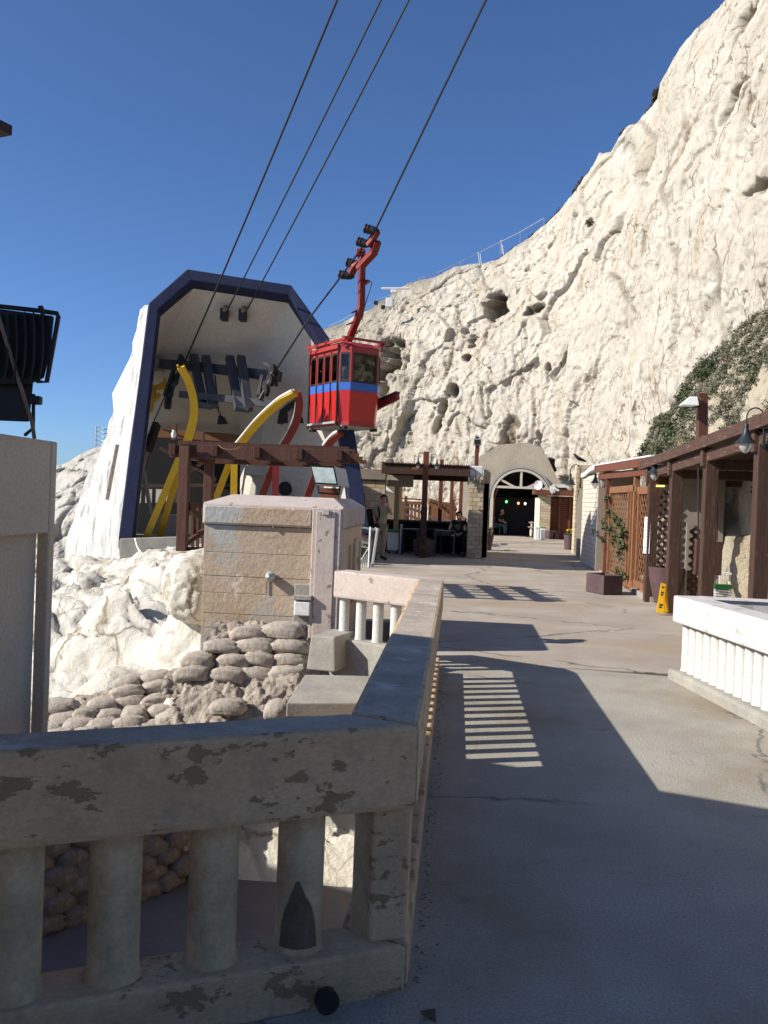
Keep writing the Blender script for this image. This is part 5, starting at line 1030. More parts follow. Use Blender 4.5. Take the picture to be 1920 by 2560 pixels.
# jambs and barrel
ins = [V((arc[0].x, YT, 0))]+arc+[V((arc[-1].x, YT, 0))]
mb = MB(); 
for i in range(len(ins)-1):
    a, b = ins[i], ins[i+1]; mb.quad(a, b, b+V((-.2, 9, 0)), a+V((-.2, 9, 0)))
mb.build('barrel', 'plaster_in', tn)
mb = MB(); mb.prism([V((arc[0].x-.5, YT+9, -.1)), V((arc[-1].x+.5, YT+9, -.1)), V((arc[-1].x+.5, YT+9, zc+Ro+.5)), V((arc[0].x-.5, YT+9, zc+Ro+.5))], (0, .2, 0)); mb.build('tunnel_dark_end', 'dark_in', tn)  # near-black end sheet stands in for the tunnel's darkness
mb = MB(); mb.prism([V((arc[0].x+.02, YT+1.6, .01)), V((arc[-1].x-.02, YT+1.6, .01)), V((arc[-1].x-.02, YT+1.6, zc+.05)), V((arc[0].x+.02, YT+1.6, zc+.05))], (0, .1, 0)); mb.build('tunnel_dark_sheet', 'dark_in', tn)  # near-black sheet added for the dark interior below the transom
ri = Ro-.16
mb = MB(); P = arcp(ri, YT-.05); mb.sweep(P, .12, .16, up=(0, 1, 0)); mb.build('arch_frame', 'frame_w', tn)
mb = MB(); mb.sweep(arcp(Ro-.02, YT-.1), .08, .05, up=(0, 1, 0)); mb.build('arch_trim', 'galv', tn)
zt = tw(1300, 1219).z; hw = math.sqrt(max(.01, ri*ri-(zt-zc)**2)); mb = MB(); mb.bar((cxm-hw, YT-.05, zt), (cxm+hw, YT-.05, zt), .12, .12); mb.build('transom', 'frame_w', tn)
for ang in (90, 42, 138):
    a = rad(ang); q = V((cxm+.15*math.cos(a), YT-.05, zt)); e2 = V((cxm+ri*math.cos(a)*.97, YT-.05, zc+ri*math.sin(a)*.97)); mb = MB(); mb.bar(q+V((.25*math.cos(a), 0, 0)), e2, .11, .11, up=(0, 1, 0)); mb.build('fan_bar', 'frame_w', tn)
for sx in (-1, 1):
    mb = MB(); mb.box((cxm+sx*(ri+.0), YT-.05, zc/2), (.16, .16, zc)); mb.build('jamb', 'frame_w', tn)
mb = MB(); mb.bar((cxm-ri+.05, YT+.1, zc-.2), (cxm-hw*.86, YT+.1, zt-.05), .1, .1, up=(0, 1, 0)); mb.build('brace', 'wood_red', tn)
mb = MB(); mb.box((cxm-ri+.1, YT+.2, zc/2), (.14, .14, zc)); mb.build('brace', 'wood_red', tn)
for (x, y), m, cl in (((1266, 1254), 'lamp_g', 'green'), ((1296, 1258), 'lamp_o', 'orange'), ((1313, 1259), 'lamp_w', 'pinkish')):
    c = at(x, y, 46.4); t = thing('tunnel_light', c, 'small %s light glowing in the dark mouth of the tunnel' % cl, 'light'); mb = MB(); mb.lathe(c, [(.02, -.08), (.06, -.04), (.07, .02), (.03, .07)], 10); mb.build('lamp_globe', m, t, True); mb = MB(); mb.tube([c+V((0, 0, .06)), V((c.x, c.y, zc+Ro-.1))], .01, 4); mb.build('cord', 'black', t)
# kiosk on the right of the tunnel
ks = thing('kiosk', gnd(1400, 1348), 'shuttered kiosk with red brown louvred shutters under a red wooden roof right of the tunnel', 'kiosk')
kc = gnd(1360, 1347); kx = kc.x; ky = kc.y
mb = MB(); mb.box((kx+.02, ky+.3, 1.07), (.42, .5, 2.14)); mb.build('pier_core', 'joint', ks)
brick_face(ks, (kx-.22, ky+.04, 0), (1, 0, 0), .48, 2.14, .24, .13, BR_, nrm=(0, -1, 0), depth=.04)
kw = 1.42; mb = MB(); mb.box((kx+.28+kw/2, ky+.5, 1.05), (kw, .3, 2.1)); mb.build('wall', 'wood_dark', ks)
for x in (0, .42, .93, kw): mb = MB(); mb.box((kx+.3+x, ky+.3, 1.06), (.09, .1, 2.1)); mb.build('frame', 'wood_red', ks)
for k in range(20):
    mb = MB(); mb.box((kx+.3+kw/2, ky+.33, .15+k*.095), (kw, .03, .07), q=Quaternion((1, 0, 0), .5)); mb.build('louvre', 'wood_red', ks)
mb = MB(); mb.box((kx+.55, ky+.1, 2.27), (2.3, 1.4, .22)); mb.build('roof_fascia', 'wood_red', ks, bevel=.01)
for k in range(7): mb = MB(); mb.lathe((kx-.35+.05*k, ky-.35+.05*k, 2.05), [(.03, -.05), (.06, 0), (.03, .12)], 8); mb.build('hanging_ornament', 'galv', ks)
mb = MB(); mb.prism([(kx-.4, ky+.2, 0), (kx-.24, ky+.1, 0), (kx-.24, ky+1.2, 0), (kx-.4, ky+1.2, 0)], (0, 0, 2.0)); mb.build('left_face', 'brick_w', ks)
def bucket(px, py, r0, r1, h, m, label, cat='planter', plant=None, sq=False, yo=.2):
    c = gnd(px, py)+V((0, yo, 0)); t = thing('planter' if cat == 'planter' else cat, c, label, cat); mb = MB()
    if sq: mb.lathe(c, [(r0*1.4, 0), (r1*1.4, h), (r1*1.3, h), (r1*1.2, h-.05), (.02, h-.06)], 4)
    else: mb.lathe(c, [(r0, 0), (r1, h*.75), (r1*1.06, h), (r1*.95, h), (r1*.9, h-.06), (.02, h-.07)], 22)
    mb.build('pot', m, t, not sq)
    if plant: mb = MB(); mb.leaves(c+V((0, 0, h+.06)), (r1, r1, .14), 120, .05); mb.build('plant', plant, t, kind='stuff')
    return t
bucket(1373, 1348, .13, .18, .42, 'planter', 'plum square tub left of its twin before the kiosk shutters', sq=True); bucket(1387, 1348, .13, .18, .42, 'planter', 'plum square tub in the middle before the kiosk shutters', sq=True)
mb = MB(); c = gnd(1413, 1348); mb.box(c+V((.1, .3, .17)), (.95, .3, .34)); tag(mb.build('planter_box', 'planter', None, bevel=.02), 'long low plum planter box under the kiosk shutters', 'planter')
bucket(1425, 1374, .19, .22, .55, 'planter', 'tall plum pot with yellow flowers at the foot of the right brick pier', plant='foliage')
mb = MB(); mb.leaves(gnd(1425, 1374)+V((.03, .15, .72)), (.16, .16, .06), 60, .05); tag(mb.build('flowers', 'sign_yellow'), 'yellow flowers in the tall plum pot near the right brick pier', 'flowers')
bucket(1214, 1377, .2, .27, .55, 'planter', 'dark plum pot just right of the pale terrace brick pier', plant='foliage_dry', yo=.5)
for x, c3_, l in ((1342, 'plastic_white', 'white upright crate beside the kiosk brick pier'), (1356, 'plastic_green', 'green lidded pale bin in front of the kiosk brick pier')):
    c = gnd(x, 1350); t = thing('bin', c, l, 'bin'); mb = MB(); mb.box(c+V((0, 0, .28)), (.2, .2, .56)); mb.build('bin_body', 'plastic_white', t, bevel=.02)
    mb = MB(); mb.box(c+V((0, 0, .59)), (.23, .23, .06)); mb.build('lid', c3_, t, bevel=.01)
st_ = thing('display_stand', gnd(1328, 1343), 'small two tier display stand on a round foot before the tunnel', 'stand'); c = gnd(1328, 1343)
mb = MB(); mb.lathe(c, [(.3, 0), (.3, .04), (.05, .05)], 16); mb.build('base', 'black', st_); mb = MB(); mb.lathe(c, [(.07, .04), (.09, .3), (.05, .45), (.04, .8)], 12); mb.build('column', 'frame_w', st_, True)
for z, r_ in ((.5, .22), (.74, .18)): mb = MB(); mb.lathe(c+V((0, 0, z)), [(r_*.5, -.05), (r_, .03)], 14); mb.build('tray', 'frame_w', st_)
sdh = thing('satellite_dish', at(1346, 1213, 43.3), 'small pale satellite dish on the kiosk roof', 'satellite dish')
mb = MB(); mb.lathe(at(1346, 1213, 43.3), [(.02, .08), (.15, .04), (.22, -.03), (.23, -.03), (.16, .05), (.02, .1)], 18, axis=(.6, 1, -.1)); mb.build('reflector', 'white', sdh, True); mb = MB(); mb.tube([at(1350, 1216, 43.4), at(1358, 1220, 43.3), at(1364, 1212, 43.2)], .02, 6); mb.tube([at(1352, 1216, 43.4), at(1354, 1226, 43.4)], .025, 6); mb.build('mast', 'black', sdh)
ac = thing('ventilation_duct', at(1400, 1212, 42.5), 'long white duct box with a slanted end on the wall above the kiosk', 'duct')
mb = MB(); mb.prism([at(1386, 1211, 42.5), at(1422, 1211, 42.5), at(1422, 1219, 42.5), at(1392, 1219, 42.5)], (0, .4, 0)); mb.build('duct', 'white', ac); mb = MB(); mb.prism([at(1376, 1217, 42.4), at(1386, 1210, 42.4), at(1388, 1217, 42.4), at(1381, 1235, 42.4), at(1376, 1230, 42.4)], (0, .3, 0)); mb.build('duct_end', 'white', ac)
mb = MB(); mb.box(at(1408, 1226, 43), (1.2, .3, .28)); mb.build('bracket_wall', 'plaster_in', ac)
cm = thing('security_camera', at(1391, 1224, 41.8), 'white security camera on the end of the duct above the kiosk', 'camera'); mb = MB(); mb.bar(at(1384, 1220, 41.8), at(1397, 1227, 41.8), .12, .1); mb.build('camera_body', 'white', cm, bevel=.01); mb = MB(); mb.bar(at(1388, 1224, 41.9), at(1386, 1232, 41.9), .04, .04); mb.build('bracket', 'white', cm)
# steps
mb = MB(); mb.prism([(1.0, 38.2, 0), (6.2, 38.6, 0), (6.2, 41, 0), (1.0, 41, 0)], (0, 0, .02)); struct(mb.build('pavement_step', 'concrete_path'))
# ================================================================== RIGHT HAND PIER, WALL, SCREENS
brick_pier('brick_pier', 'tall ochre brick pier with the black bird on it at the right of the path', 4.34, 30.6, .62, .5, 3.05, .3, .15)
bd = thing('bird', at(1449, 1155, 29.8), 'black crow perched on top of the tall ochre brick pier', 'bird')
c = at(1449, 1154, 29.9); c.z = 3.07
def skin(name, joints, edges, m, par, sub=2, root=0):
    me = bpy.data.meshes.new(name); me.from_pydata([j[:3] for j in joints], edges, []); me.materials.append(MT[m]); o = bpy.data.objects.new(name, me); COL.objects.link(o)
    if par is not None: o.parent = par; o.location = -wloc(par)
    sk = o.modifiers.new('skin', 'SKIN'); sk.use_smooth_shade = True
    for i, d in enumerate(me.skin_vertices[0].data):
        r = joints[i][3]; d.radius = (r, r) if not isinstance(r, tuple) else r; d.use_root = (i == root)
    if sub: ss = o.modifiers.new('sub', 'SUBSURF'); ss.levels = sub; ss.render_levels = sub
    return o
def bird(par, c, s, fl_=1):
    J = [(-.16, 0, .06, .012), (-.06, 0, .1, .035), (.02, 0, .13, .05), (.08, 0, .17, .035), (.11, 0, .22, .026), (.15, 0, .225, .01)]
    skin('body', [(c.x+x*s*fl_, c.y+y, c.z+z*s, r*s) for x, y, z, r in J], [(i, i+1) for i in range(5)], 'cloth_black', par)
    for dy in (-.02, .02): mb = MB(); mb.tube([V((c.x+.01*fl_, c.y+dy, c.z+.09*s)), V((c.x+.015*fl_, c.y+dy, c.z))], .006, 5); mb.build('leg', 'ink', par)
bird(bd, c, 1.5, -1)
c = at(1612, 1160, 17.0); b2 = thing('bird', c, 'black crow on the roof edge behind the swan neck lamp at right', 'bird'); bird(b2, V((c.x, c.y, c.z-.02)), 1.0, -1)
arc_lamp(1425, 1212, 29.5, .40, 'black swan neck lamp reaching left from the tall ochre brick pier', par_dx=1)
rw = thing('brick_wall', (3.72, 24.3, 0), 'sunlit cream block wall with fine dark joints on the right of the path', 'wall')
mb = MB(); mb.box((3.86, 24.35, 1.26), (.2, 3.8, 2.52)); mb.build('core', 'joint', rw)
brick_face(rw, (3.72, 22.45, 0), (0, 1, 0), 3.8, 2.5, .56, .128, ['brick_w', 'brick_w2', 'brick_w'], nrm=(-1, 0, 0), depth=.09, gap=.010)
mb = MB(); q = smooth_curve([V((3.7, 26.3, 2.54)), V((3.7, 25.6, 2.56)), V((3.7, 24.6, 2.66)), V((3.7, 23.5, 2.70)), V((3.7, 22.4, 2.7))], 5); mb.sweep(q, .2, .12); mb.build('coping', 'white', rw)
brick_face(rw, (3.8, 22.42, 0), (1, 0, 0), .3, 2.5, .3, .128, ['brick_w', 'brick_w2'], nrm=(0, -1, 0), depth=.05)
mb = MB(); mb.box((4.2, 28.4, 1.1), (.3, 3.4, 2.2)); tag(mb.build('passage_wall', 'joint', None), 'dark brown wall set back in the gap between the cream wall and the ochre pier', 'wall')
for x, y, d, s, l, dx in ((1488, 1208, 22.6, .26, 'left lamp of the pair hanging on the cream block wall', 1),):
    arc_lamp(x, y, d, s, l, par_dx=dx)
wl2 = thing('wall_lamp', at(1508, 1205, 22), 'black carriage lantern, right lamp of the pair on the cream block wall', 'lamp'); c = at(1507, 1197, 21.9)
mb = MB(); mb.lathe(c, [(.15, 0), (.13, .02), (.04, .1), (.015, .16)], 8); mb.build('hood', 'lamp_black', wl2); mb = MB(); mb.lathe(c, [(.05, -.2), (.1, 0)], 6); mb.build('glass', 'bulb', wl2); mb = MB(); mb.tube(smooth_curve([c+V((0, 0, -.2)), c+V((.03, 0, -.3)), c+V((-.02, 0, -.36)), c+V((.04, 0, -.42))], 4), .018, 6); mb.build('bracket', 'lamp_black', wl2)
# lattice front
XF = 3.52
lf_ = thing('lattice_screen', (XF, 19.5, 0), 'varnished wooden lattice screen front with climbing plants beside the cream block wall', 'screen')
def fx(px, py): return onx(px, py, XF)
def vpost(px, py0, py1, w_=.1, m='wood_lite', n='stile', x=XF, dd=.1):
    a = onx(px, py0, x); b = onx(px, py1, x); mb = MB(); mb.box((x, a.y, (a.z+max(b.z, 0))/2), (dd, w_, a.z-max(b.z, 0))); return mb.build(n, m, lf_, bevel=.006)
ya1 = onx(1526, 1300, XF).y; ya2 = onx(1593, 1300, XF).y; ya3 = onx(1628, 1300, XF).y
def lattice(y0, y1, z0, z1, sp=.105, wd=.036, th=.014, m='wood_lite', par=lf_, x=XF, axis=1, name='lattice_strip', cap=300):
    k = 0
    for sgn in (1, -1):
        L = (y1-y0)+(z1-z0); n = int(L/(sp*1.414))
        for i in range(n+1):
            s = i*sp*1.414
            if sgn == 1: pa = (y0+max(0, s-(z1-z0)), z0+min(s, z1-z0)); pb_ = (y0+min(s, y1-y0), z0+max(0, s-(y1-y0)))
            else: pa = (y1-max(0, s-(z1-z0)), z0+min(s, z1-z0)); pb_ = (y1-min(s, y1-y0), z0+max(0, s-(y1-y0)))
            if abs(pa[0]-pb_[0]) < .06: continue
            xx = x+(.008 if sgn == 1 else -.008); mb = MB()
            if axis: a, b = V((xx, pa[0], pa[1])), V((xx, pb_[0], pb_[1])); up = (1, 0, 0)
            else: a, b = V((pa[0], xx, pa[1])), V((pb_[0], xx, pb_[1])); up = (0, 1, 0)
            mb.bar(a, b, wd, th, up=up); mb.build(name, m, par); k += 1
z1 = 2.02
lattice(ya2+.12, ya1-.12, .12, z1-.06, sp=.15, wd=.026, th=.008)
lattice(ya3+.02, ya2-.22, .14, z1-.12, m='wood_lite', sp=.15, wd=.028, th=.008)
vpost(1522, 1172, 1440, .13, 'wood_red', 'post'); vpost(1530, 1220, 1445, .09); vpost(1577, 1225, 1475, .07); vpost(1584, 1224, 1478, .05); vpost(1593, 1173, 1485, .12, 'wood_lite', 'post'); vpost(1602, 1232, 1488, .08)
mb = MB(); mb.box((XF, (ya1+ya2)/2, z1), (.1, ya1-ya2-.1, .14)); mb.build('top_rail', 'wood_lite', lf_, bevel=.006); mb = MB(); mb.box((XF, (ya3+ya2)/2-.05, z1-.05), (.1, ya2-ya3-.1, .14)); mb.build('top_rail', 'wood_lite', lf_)
mb = MB(); mb.box((XF, (ya1+ya2)/2, .12), (.08, ya1-ya2-.1, .14)); mb.build('bottom_rail', 'wood_lite', lf_); mb = MB(); mb.box((XF, (ya3+ya2)/2, .14), (.08, ya2-ya3-.1, .2)); mb.build('bottom_rail', 'wood_lite', lf_)
yR = onx(1490, 1168, 3.4).y
mb = MB(); mb.bar((3.40, yR, 2.56), (3.40, 15.8, 2.46), .06, .16); mb.build('roof_fascia', 'wood_red', lf_, bevel=.006); mb = MB(); mb.bar((3.48, yR-.1, 2.38), (3.48, 15.8, 2.30), .06, .14); mb.build('header', 'wood_red', lf_, bevel=.006)
mb = MB(); mb.prism([(3.36, yR, 2.645), (3.36, 15.8, 2.545), (5.4, 15.8, 2.62), (5.4, yR, 2.70)], (0, 0, .03)); mb.build('roof_sheet', 'white', lf_)
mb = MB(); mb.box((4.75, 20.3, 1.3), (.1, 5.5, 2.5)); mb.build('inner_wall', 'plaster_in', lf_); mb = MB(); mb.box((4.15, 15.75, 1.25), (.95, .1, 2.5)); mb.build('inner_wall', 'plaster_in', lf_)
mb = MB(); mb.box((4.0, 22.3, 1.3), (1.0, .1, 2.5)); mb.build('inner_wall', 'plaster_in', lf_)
mb = MB(); mb.box((3.55, (ya3+ya2)/2-.4, .04), (.25, 1.7, .1)); mb.build('door_sill', 'concrete', lf_)
c = at(1651, 1215, 15.2); t = thing('ceiling_light', c, 'small warm lit ceiling light under the roof between the brown posts', 'light'); mb = MB(); mb.box(c, (.12, .12, .03)); mb.build('diffuser', 'lamp_y', t)
# lattice panels further in (dark, seen between the posts)
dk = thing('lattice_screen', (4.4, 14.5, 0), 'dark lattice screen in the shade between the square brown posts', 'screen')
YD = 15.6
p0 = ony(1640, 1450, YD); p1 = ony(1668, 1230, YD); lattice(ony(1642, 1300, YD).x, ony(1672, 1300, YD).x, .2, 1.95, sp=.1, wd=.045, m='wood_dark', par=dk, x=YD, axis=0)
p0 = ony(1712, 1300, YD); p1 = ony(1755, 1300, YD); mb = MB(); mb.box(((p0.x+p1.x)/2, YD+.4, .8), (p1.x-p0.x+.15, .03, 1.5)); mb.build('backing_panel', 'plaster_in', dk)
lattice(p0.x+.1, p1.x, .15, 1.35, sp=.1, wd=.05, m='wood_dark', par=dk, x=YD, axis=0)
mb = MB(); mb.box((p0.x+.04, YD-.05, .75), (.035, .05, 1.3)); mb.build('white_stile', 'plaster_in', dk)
# planter boxes
pb1 = thing('planter', gnd(1508, 1486), 'square plum planter box with climbing plants at the foot of the lattice screen', 'planter')
A_, B2, C2_ = gnd(1464, 1478), gnd(1508, 1487), gnd(1556, 1487); dpt = (A_-B2); q = [B2, C2_, C2_+dpt, A_]
mb = MB(); hh = .36; q1 = [p+V((0, 0, hh)) for p in q]; ctr = sum(q1, V())/4; q2 = [ctr+(p-ctr)*.9 for p in q1]; q3 = [p-V((0, 0, .05)) for p in q2]
mb.add(q+q1+q2+q3, [(3, 2, 1, 0)]+[(i, (i+1) % 4, 4+(i+1) % 4, 4+i) for i in range(4)]+[(4+i, 4+(i+1) % 4, 8+(i+1) % 4, 8+i) for i in range(4)]+[(8+i, 8+(i+1) % 4, 12+(i+1) % 4, 12+i) for i in range(4)]); mb.build('box', 'planter', pb1, bevel=.01)
mb = MB(); mb.add(q3, [(0, 1, 2, 3)]); mb.build('soil', 'soil', pb1)
vn = thing('climbing_plant', (3.35, 17.4, .3), 'thin climbing plant scrambling up the varnished lattice from the plum planter box', 'climber')
mb = MB()
for px0, top in ((1521, 1235), (1519, 1300), (1545, 1330), (1555, 1290), (1530, 1270)):
    pts = []; x = px0
    for k in range(9): pts.append(onx(x+random.uniform(-5, 5), 1465-(1465-top)*k/8, 3.40+random.uniform(-.03, .02)))
    mb.tube(smooth_curve(pts, 3), .006, 4)
mb.build('stem', 'foliage_dry', vn)
mb = MB()
for x, y, r_, n in ((1516, 1247, .10, 50), (1523, 1282, .12, 70), (1510, 1305, .10, 35), (1512, 1320, .1, 30), (1527, 1325, .13, 80), (1538, 1295, .1, 60), (1548, 1310, .14, 70), (1558, 1330, .14, 90), (1555, 1362, .12, 110), (1552, 1345, .1, 60), (1508, 1350, .1, 40), (1535, 1350, .15, 80), (1550, 1385, .14, 60), (1520, 1445, .12, 50), (1482, 1330, .08, 20), (1544, 1432, .15, 60), (1560, 1440, .1, 40)):
    mb.leaves(onx(x, y, 3.40), (.06, r_*1.5, r_), n, .042)
mb.build('leaves', 'foliage', vn, kind='stuff')
# round tubs near the posts
bucket(1674, 1512, .20, .30, .62, 'planter', 'round plum tub half hidden behind the brown posts by the yellow warning board', yo=.35)
# ---- long pergola on the right
lp_ = thing('colonnade', (3.4, 13, 0), 'long dark brown timber colonnade roof on square posts running along the right side', 'pergola')
XP = 3.4
ys_ = [onx(1627, 1300, 3.40).y, onx(1683, 1300, 3.40).y, onx(1768, 1300, 3.40).y, onx(1898, 1300, 3.40).y, 7.2]
ZT = lambda y: 2.40+(16-y)*.036
for i, y in enumerate(ys_):
    mb = MB(); h = ZT(y)-.05; mb.box((XP+.02, y, h/2), (.17, .17, h)); mb.build('post', 'wood_dark', lp_, bevel=.008)
    mb = MB(); mb.bar((XP-.02, y+.02, ZT(y)-.28), (5.25, y+.02, ZT(y)-.28), .1, .14); mb.build('cross_beam', 'wood_dark', lp_, bevel=.006)
    mb = MB(); mb.box((XP-.09, y, ZT(y)-.1), (.05, .11, .42)); mb.build('cleat', 'wood_horiz', lp_, bevel=.006)
yN, yF = 4.5, 16.2
for a, b in zip([yF]+ys_[1:4], ys_[1:4]+[yN]):
    mb = MB(); mb.bar((XP-.14, a, ZT(a)), (XP-.14, b+.004, ZT(b)), .04, .15); mb.build('fascia_board', 'wood_horiz', lp_, bevel=.004)
    mb = MB(); mb.bar((XP-.03, a-.09, ZT(a)-.17), (XP-.03, b+.09, ZT(b)-.17), .07, .15); mb.build('front_beam', 'wood_horiz', lp_, bevel=.004)
nb = 26
for k in range(nb):
    a = yF+(yN-yF)*k/nb; b = yF+(yN-yF)*(k+1)/nb-.01; mb = MB(); mb.prism([(XP-.12, a, ZT(a)+.05), (XP-.12, b, ZT(b)+.05), (5.3, b, ZT(b)+.05), (5.3, a, ZT(a)+.05)], (0, 0, .025)); mb.build('roof_board', 'wood_dark', lp_)
arc_lamp(1637, 1183, 14.9, .25, 'black swan neck lamp with a clear bulb by the second brown post', par_dx=1); arc_lamp(1864, 1108, 9.5, .225, 'large black swan neck lamp with a clear bulb near the right edge', par_dx=1)
sg = thing('notice_strip', at(1616, 1370, 15.9), 'tall narrow white notice strip with lines of print on the brown post', 'sign')
q = [at(1612, 1292, 15.45), at(1627, 1293, 15.35), at(1623, 1384, 15.35), at(1607, 1383, 15.45)]; mb = MB(); mb.prism(q, (.01, .03, 0)); mb.build('board', 'plastic_white', sg)
mb = MB()
for k in range(10):
    t = (k+.6)/10.3; a = q[0].lerp(q[3], t); b = q[1].lerp(q[2], t); mb.bar(a.lerp(b, .28)+V((0, -.006, 0)), a.lerp(b, .28+random.uniform(.35, .5))+V((0, -.006, 0)), .004, .02, up=(0, 0, 1))
mb.build('printed_lines', 'ink_grey', sg)
ws = thing('warning_board', gnd(1648, 1536), 'yellow folding wet floor warning board leaning by the brown post', 'warning sign')
dY = at(1650, 1500, 13.6).y
q = [ony(1640, 1532, dY-.1), ony(1660, 1533, dY-.1), ony(1665, 1462, dY), ony(1652, 1457, dY)]; mb = MB(); mb.prism(q, (.012, .035, 0)); mb.build('front_leaf', 'sign_yellow', ws, bevel=.004)
q2 = [p+V((.1, .12, 0)) for p in q[:2]]+[p+V((.02, .04, 0)) for p in q[2:]]; mb = MB(); mb.prism(q2, (.01, .03, 0)); mb.build('rear_leaf', 'sign_yellow', ws, bevel=.004)
mb = MB()
for t, wd in ((.12, .35), (.3, .4), (.38, .3), (.72, .45), (.8, .3)):
    a = q[3].lerp(q[0], t); b = q[2].lerp(q[1], t); mb.bar(a.lerp(b, .28)+V((0, -.004, 0)), a.lerp(b, .28+wd)+V((0, -.004, 0)), .004, .028)
mb.build('printed_lines', 'ink', ws)
fp = thing('lamp_pole', at(1755, 1130, 15.6), 'tall red brown wooden pole with a white shaded lamp above the colonnade roof', 'pole')
a = at(1755, 984, 15.7); b = at(1768, 1160, 15.6); mb = MB(); mb.bar(b-V((0, 0, 2.2)), a, .17, .17, up=(0, 1, 0)); mb.build('pole', 'wood', fp, bevel=.01)
c = at(1727, 1010, 15.5); mb = MB(); A = [c+V((x, y, -.03)) for x, y in ((-.19, -.1), (.12, -.1), (.12, .14), (-.19, .14))]; B3 = [c+V((x, y, .13)) for x, y in ((-.02, -.04), (.1, -.04), (.1, .08), (-.02, .08))]
mb.add(A+B3, [(3, 2, 1, 0), (4, 5, 6, 7)]+[(i, (i+1) % 4, 4+(i+1) % 4, 4+i) for i in range(4)]); mb.build('lamp_shade', 'white', fp, bevel=.01); mb = MB(); mb.tube([c+V((.06, 0, .1)), c+V((.16, 0, .09)), at(1748, 998, 15.6)], .02, 6); mb.build('lamp_arm', 'rust', fp); mb = MB(); mb.box(at(1738, 1010, 15.6), (.06, .1, .14)); mb.build('ballast', 'black', fp)
# brown notice case & small table behind the posts
nc = thing('notice_case', at(1765, 1395, 12.6), 'brown wooden box hanging behind the third square post', 'box')
mb = MB(); a = at(1739, 1352, 12.4); b = at(1800, 1438, 12.4); mb.box((a+b)/2, (b.x-a.x, .12, a.z-b.z)); mb.build('case', 'wood_dark', nc, bevel=.01)
for x_ in (1746, 1792): mb = MB(); mb.tube([at(x_, 1353, 12.45), at(x_, 1130, 12.45)], .012, 5); mb.build('hanger_wire', 'black', nc)
tb = thing('plastic_crate', at(1805, 1470, 12.4), 'green topped white slatted crate behind the third square post', 'crate')
c = at(1805, 1466, 12.6); mb = MB(); mb.box((c.x, c.y, c.z), (.24, .2, .06)); mb.build('green_tray', 'plastic_green', tb, bevel=.008)
for k in range(6): mb = MB(); mb.box((c.x, c.y, c.z-.05-k*.035), (.22, .18, .016)); mb.build('slat', 'white', tb)
mb = MB(); mb.box((c.x, c.y, (c.z-.25)/2), (.2, .16, c.z-.26)); mb.build('support', 'white', tb)
tw_ = thing('side_table', at(1812, 1450, 12.9), 'small white metal table against the rock behind the crate', 'table')
c = at(1811, 1433, 13); mb = MB(); mb.box(c, (.16, .16, .03)); mb.build('tabletop', 'white', tw_)
for sx in (-.06, .08): mb = MB(); mb.box((c.x+sx, c.y, c.z/2), (.025, .025, c.z)); mb.build('leg', 'white', tw_)
# ================================================================== CLIFF TOP THINGS
rd = thing('radar', at(985, 765, 60), 'white rotating radar bar on its pedestal at the brow of the cliff', 'radar')
mb = MB(); mb.bar(at(954, 721, 60), at(1025, 721, 60), .14, .14); mb.build('antenna_bar', 'white', rd, bevel=.04); mb = MB(); mb.box(at(985, 729, 60), (.42, .35, .22)); mb.build('gearbox', 'white', rd, bevel=.05)
mb = MB(); mb.tube([at(985, 733, 60), at(985, 775, 60)], .04, 6); mb.tube([at(979, 738, 60), at(976, 775, 60)], .025, 6); mb.tube([at(990, 738, 60), at(994, 775, 60)], .025, 6); mb.build('pedestal', 'galv', rd)
mb = MB(); mb.box(at(973, 757, 60), (.45, .4, .62)); tag(mb.build('cabinet', 'white', None, bevel=.03), 'white equipment cabinet just left of the radar pedestal', 'cabinet')
for x, y, l in ((940, 757, 'dark floodlight standing left of the radar cabinet'), (958, 768, 'low dark box lamp at the cliff brow beside the radar cabinet')):
    t = thing('floodlight', at(x, y, 60), l, 'floodlight'); mb = MB(); mb.box(at(x, y, 60), (.28, .15, .25), q=Quaternion((0, 1, 0), .2)); mb.build('housing', 'black', t); mb = MB(); mb.tube([at(x, y+3, 60.05), at(x, y+22, 60.05)], .03, 5); mb.build('stand', 'galv', t)
hr = thing('cliff_handrail', at(1200, 660, 58), 'thin steel handrail on posts running up along the brow of the cliff', 'handrail')
line = [(822, 815, 62), (860, 798, 61.5), (900, 772, 61), (935, 752, 61), (1000, 728, 61), (1060, 690, 61), (1090, 682, 61.5), (1150, 655, 61.5), (1200, 630, 61.5), (1250, 605, 61), (1300, 580, 60), (1360, 545, 58.5)]
for dy in (0, 9, 18):
    if dy == 0: L_ = line
    else: L_ = line[:4]
    mb = MB(); mb.tube([at(x, y+dy, d) for x, y, d in L_], .018, 4); mb.build('rail', 'galv', hr)
for x, y, d in line: mb = MB(); mb.tube([at(x, y, d), at(x, y+34, d)], .022, 4); mb.build('post', 'galv', hr)
for x, y in ((1195, 636), (1200, 640), (1252, 606), (1256, 618)): mb = MB(); mb.tube([at(x, y-6, 61), at(x+4, y+28, 61)], .03, 4); mb.build('post', 'white', hr)
lh = thing('handrail', at(245, 1100, 55), 'short piece of grey handrail above the layered rock left of the station', 'handrail')
mb = MB(); mb.tube([at(240, 1066, 50), at(239, 1118, 50)], .04, 5); mb.build('post', 'galv', lh)
for k in range(5): mb = MB(); mb.tube(smooth_curve([at(240, 1067+k*11, 50), at(252, 1068+k*11, 50), at(264, 1074+k*10, 50), at(285, 1074+k*8, 51)], 3), .03, 5); mb.build('rail', 'galv', lh)
